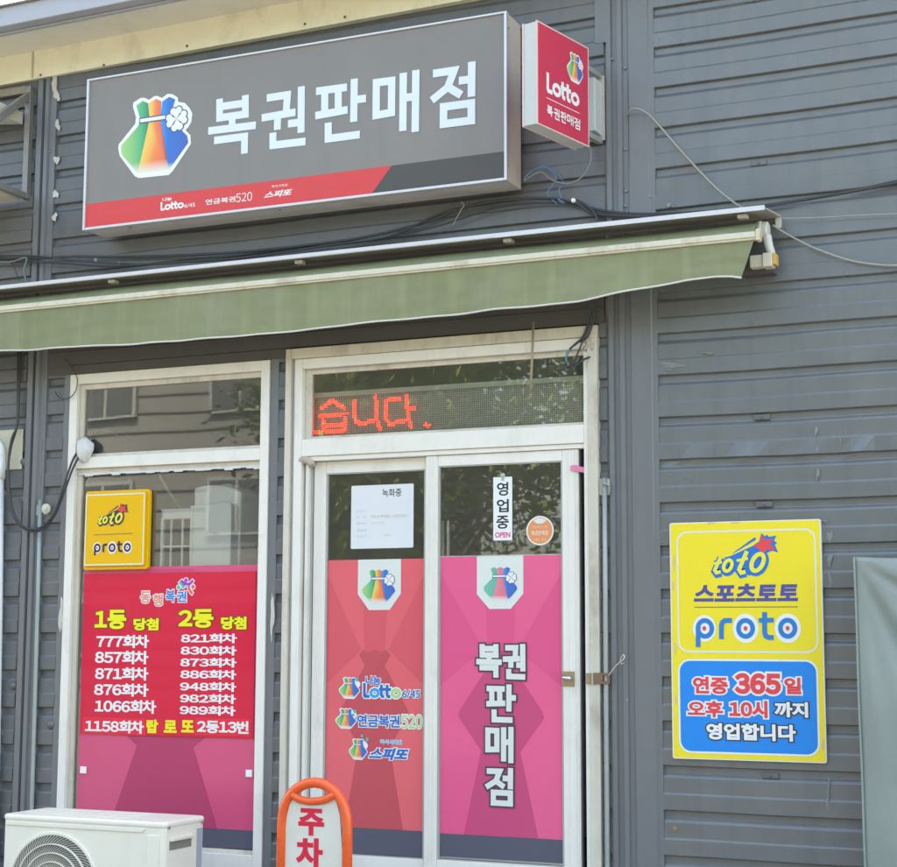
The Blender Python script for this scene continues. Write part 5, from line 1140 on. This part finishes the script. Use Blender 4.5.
# ================================================================ PARKING SIGN
d_ = 1.0; kx0, kx1 = X(274.0, 850, d_), X(349.6, 850, d_); kzt = Z(312, 778, d_); kw = kx1-kx0; kc = (kx0+kx1)/2
T = thing('parking_sign', (kc, -.9, 0), 'orange plastic sign stand with red letters on a white panel beside the air conditioner', 'sign')
OR = mat('orange_plastic', (.86, .11, .02), .28, var=.05, vscale=6, coat=.3)
rt = .24
def arch(w_, zt, r_, inset=0, n=14):
    P = []
    for k in range(n+1):
        a = math.pi*k/n; P.append((kc+(w_/2)*math.cos(a), zt-r_+r_*math.sin(a)))
    return P
def frame_side(dd0, dd1, nm='frame'):
    b = MB(); P = [(kx1-.028, .03)]+[(kx1-.028-.004*0, kzt-.19)]
    path = [(kx1-.028, .04), (kx1-.028, kzt-.26)]+[(kc+(kw/2-.028)*math.cos(math.pi*k/16), kzt-.20-.03+.205*math.sin(math.pi*k/16)*1.0) for k in range(1, 16)]+[(kx0+.028, kzt-.26), (kx0+.028, .04)]
    b.tube([(p[0], -(dd0 if p[1] > kzt-.3 else dd0), p[1]) for p in path], .027, 10)
    return b, path
b, path = frame_side(d_-.03, d_)
fo = b.build('frame', OR, T, smooth=True)
b = MB(); el = [at(*q, d_-.02) for q in ((293, 795), (300, 799.5), (312.5, 801.5), (326, 799.5), (334.5, 794.5))]; b.tube(spline(el, 5), .020, 10); b.build('handle', OR, fo, smooth=True)
SP = wall(d_-.022)
pw = SP.uv(287, 850)[0], SP.uv(338, 850)[0]
top_ = [SP.uv(*q) for q in ((338.5, 850), (337.5, 815), (333, 797), (326, 801.5), (312.5, 803.5), (300, 801.5), (294, 796), (289, 815), (286, 850))]
b = MB(); b.prism([(top_[0][0]+.02, .07), (top_[0][0]+.02, top_[0][1])]+[(u_+(.012 if u_ > kc else -.012 if i_ > 4 else 0), v_) for i_, (u_, v_) in enumerate(top_[1:-1])]+[(top_[-1][0]-.02, top_[-1][1]), (top_[-1][0]-.02, .07)], d_-.034, d_-.0225, lambda u, v, t: (u, -t, v)); b.build('panel', mat('sign_cream_white', (.66, .65, .58), .5, var=.04, vscale=4, dirt=(.45, .40, .32), dirt_amt=.3), T)
lettering([('주', (298.3, 808.5, 324.2, 835.8)), ('차', (295.8, 838, 322.8, 868.5))], SP, 'lettering', inkm('sign_letter_red', (.70, .02, .06)), T, .0008, bold=.045, slope=False)
b = MB(); b.prism(rrect(kx0-.02, d_-.19, kx1+.02, d_+.12, .05, 5), 0, .045, lambda u, v, t: (u, -v, t)); b.build('base', mat('black_rubber_base', (.05, .05, .05), .7), T, bevel=.01)
b = MB(); b.box(kx0+.02, kx1-.02, d_-.05, d_, .046, .07); b.build('foot_bar', OR, T, bevel=.006)

# ================================================================ TARPAULIN
tx0 = at(854.3, 557, .30).x; tz = at(854.3, 557, .30).z
T = thing('tarpaulin_cover', (tx0+.6, -.2, 0), 'grey-green tarpaulin draped with creases over a tall stack against the right wall', 'tarpaulin')
TM = mat('grey_green_tarp', (.235, .275, .26), .38, var=.06, vscale=2, bump=.12, bscale=30, dirt=(.30, .31, .27), dirt_amt=.3)
nx, nz = 70, 90; vs = []; wdt = 1.7
def tarp_pt(u, v):
    x = tx0+u*wdt+.02*(1-0)*v*(1 if u < .02 else 1)*0+.012*v; z = tz*(1-v)+.05*v
    r_ = math.hypot(u*wdt, v*tz*.9); th = math.atan2(u*wdt, v*tz+.001)
    fan = math.sin(th*11+.6)*.5+math.sin(th*23+1)*.25
    d = .30+fan*.050*min(1, r_*2.2)*math.exp(-r_*.7)*(1 if th > .12 else th/.12)+.010*math.sin(x*6+z*2.0)*min(1, r_)+.006*math.sin(z*9+x*3)
    z += -.010*math.sin(u*9)*(1-v)
    return (x, -d, z)
for i_ in range(nx+1):
    for j in range(nz+1): vs.append(tarp_pt(i_/nx, j/nz))
W1 = nz+1
fs = [(i_*W1+j, i_*W1+j+1, (i_+1)*W1+j+1, (i_+1)*W1+j) for i_ in range(nx) for j in range(nz)]
k = len(vs)
for i_ in range(nx+1): x, y, z = tarp_pt(i_/nx, 0); vs.append((x, -.03, z+.01))
fs += [(i_*W1, (i_+1)*W1, k+i_+1, k+i_) for i_ in range(nx)]
k2 = len(vs)
for j in range(nz+1): x, y, z = tarp_pt(0, j/nz); vs.append((x+.01, -.03, z))
fs += [(j, k2+j, k2+j+1, j+1) for j in range(nz)]
b = MB(); b.add(vs, fs); NOFLIP.add('cover'); b.build('cover', TM, T, smooth=True)
b = MB(); b.tube([tuple(Vector(tarp_pt(0, j/nz))+Vector((.0, -.003, 0))) for j in range(0, nz+1, 2)], .006, 6); b.build('hem', mat('tarp_hem', (.24, .29, .26), .6, var=.2, vscale=30), T, smooth=True)
b = MB(); b.box(tx0+.03, tx0+1.65, .035, .26, 0, tz-.03); b.build('stack', mat('stack_grey', (.2, .2, .2), .7), T)

# ================================================================ INSIDE THE WINDOW
def ip(x, y, d): return at(150+x/8.01, 470+y/8.01, d)
T = thing('portable_cooler', tuple(at(205, 600, -.55)), 'white standing appliance with a curved top seen through the shop window', 'appliance')
dI = -.13
a0_ = ip(350, 300, dI); a1_ = ip(725, 300, dI); zt_ = ip(450, 120, dI).z; zl = ip(720, 175, dI).z
P = []
for k in range(15):
    t = k/14; x = a0_.x+(a1_.x-a0_.x)*t; z = zl-.01+(zt_-zl+.01)*(math.sin(math.pi*min(1, .22+t*.78))**.6) if t < 1 else zl; P.append((x, z))
P = [(a1_.x, .15)]+[p for p in reversed(P)]+[(a0_.x, .15)]
b = MB(); b.prism(P, dI, dI-.30, lambda u, v, t: (u, -t, v)); b.build('body', M['white_plastic'], T, bevel=.012)
b = MB(); c = ip(760, 300, dI-.1); b.prism([(ip(560, 0, dI-.32).x, .15), (ip(560, 115, dI-.32).x, ip(560, 118, dI-.32).z), (ip(640, 115, dI-.32).x, ip(640, 118, dI-.32).z+.01), (ip(735, 115, dI-.32).x, ip(735, 180, dI-.32).z), (ip(775, 0, dI-.32).x, ip(775, 200, dI-.32).z-.1), (ip(775, 0, dI-.32).x, .15)], dI-.31, dI-.42, lambda u, v, t: (u, -t, v)); b.build('rear_shell', M['white_plastic'], T, bevel=.01)
T = thing('display_cabinet', tuple(ip(350, 760, -.2)), 'white cabinet with a gridded side pane standing in front of the curved appliance', 'cabinet')
dI = -.045; x0_, xm_, x1_ = ip(85, 400, dI).x, ip(340, 400, dI).x, ip(650, 400, dI).x; zt_ = ip(340, 285, dI).z
b = MB(); b.prism([(xm_, .15), (x1_, .15)]+[(x1_-.025+.025*math.cos(R(a)), zt_+.01-.035+.035*math.sin(R(a))) for a in range(0, 91, 15)]+[(xm_, zt_)], dI, dI-.18, lambda u, v, t: (u, -t, v)); b.build('body', mat('cool_white', (.82, .86, .88), .35), T, bevel=.006)
b = MB(); b.box(x0_, x0_+.018, dI, dI-.03, .15, zt_-.02); b.box(xm_-.019, xm_-.001, dI, dI-.03, .15, zt_); b.box(x0_, xm_-.0195, dI, dI-.03, zt_-.08, zt_-.015); b.build('side_frame', M['white_plastic'], T, bevel=.006)
b = MB()
for q in (165, 255): xx = ip(q, 500, dI).x; b.box(xx-.005, xx+.005, dI-.004, dI-.016, .15, zt_-.081)
zz = ip(200, 612, dI).z; b.box(x0_+.0185, xm_-.0195, dI-.002, dI-.0035, zz-.005, zz+.005); b.build('grid_bar', M['white_plastic'], T)
b = MB(); b.tube(spline([ip(62, 15, -.05), ip(120, 120, -.08), ip(180, 215, -.12), ip(245, 300, -.2)], 6), .009, 8); tag(recenter(b.build('white_cord', M['cable_grey'], smooth=True)), 'pale cord falling inside the shop window onto the white cabinet', 'cord')
b = MB(); b.tube(spline([at(95, 395, -.1), at(92, 420, -.1), at(93, 445, -.1), at(105, 430, -.12), at(118, 436, -.12), at(128, 452, -.14), at(128, 480, -.14), at(118, 492, -.14)], 6), .005, 8); tag(recenter(b.build('inner_cable', M['cable_black'], smooth=True)), 'black cable coiled inside the upper shop window', 'cable')
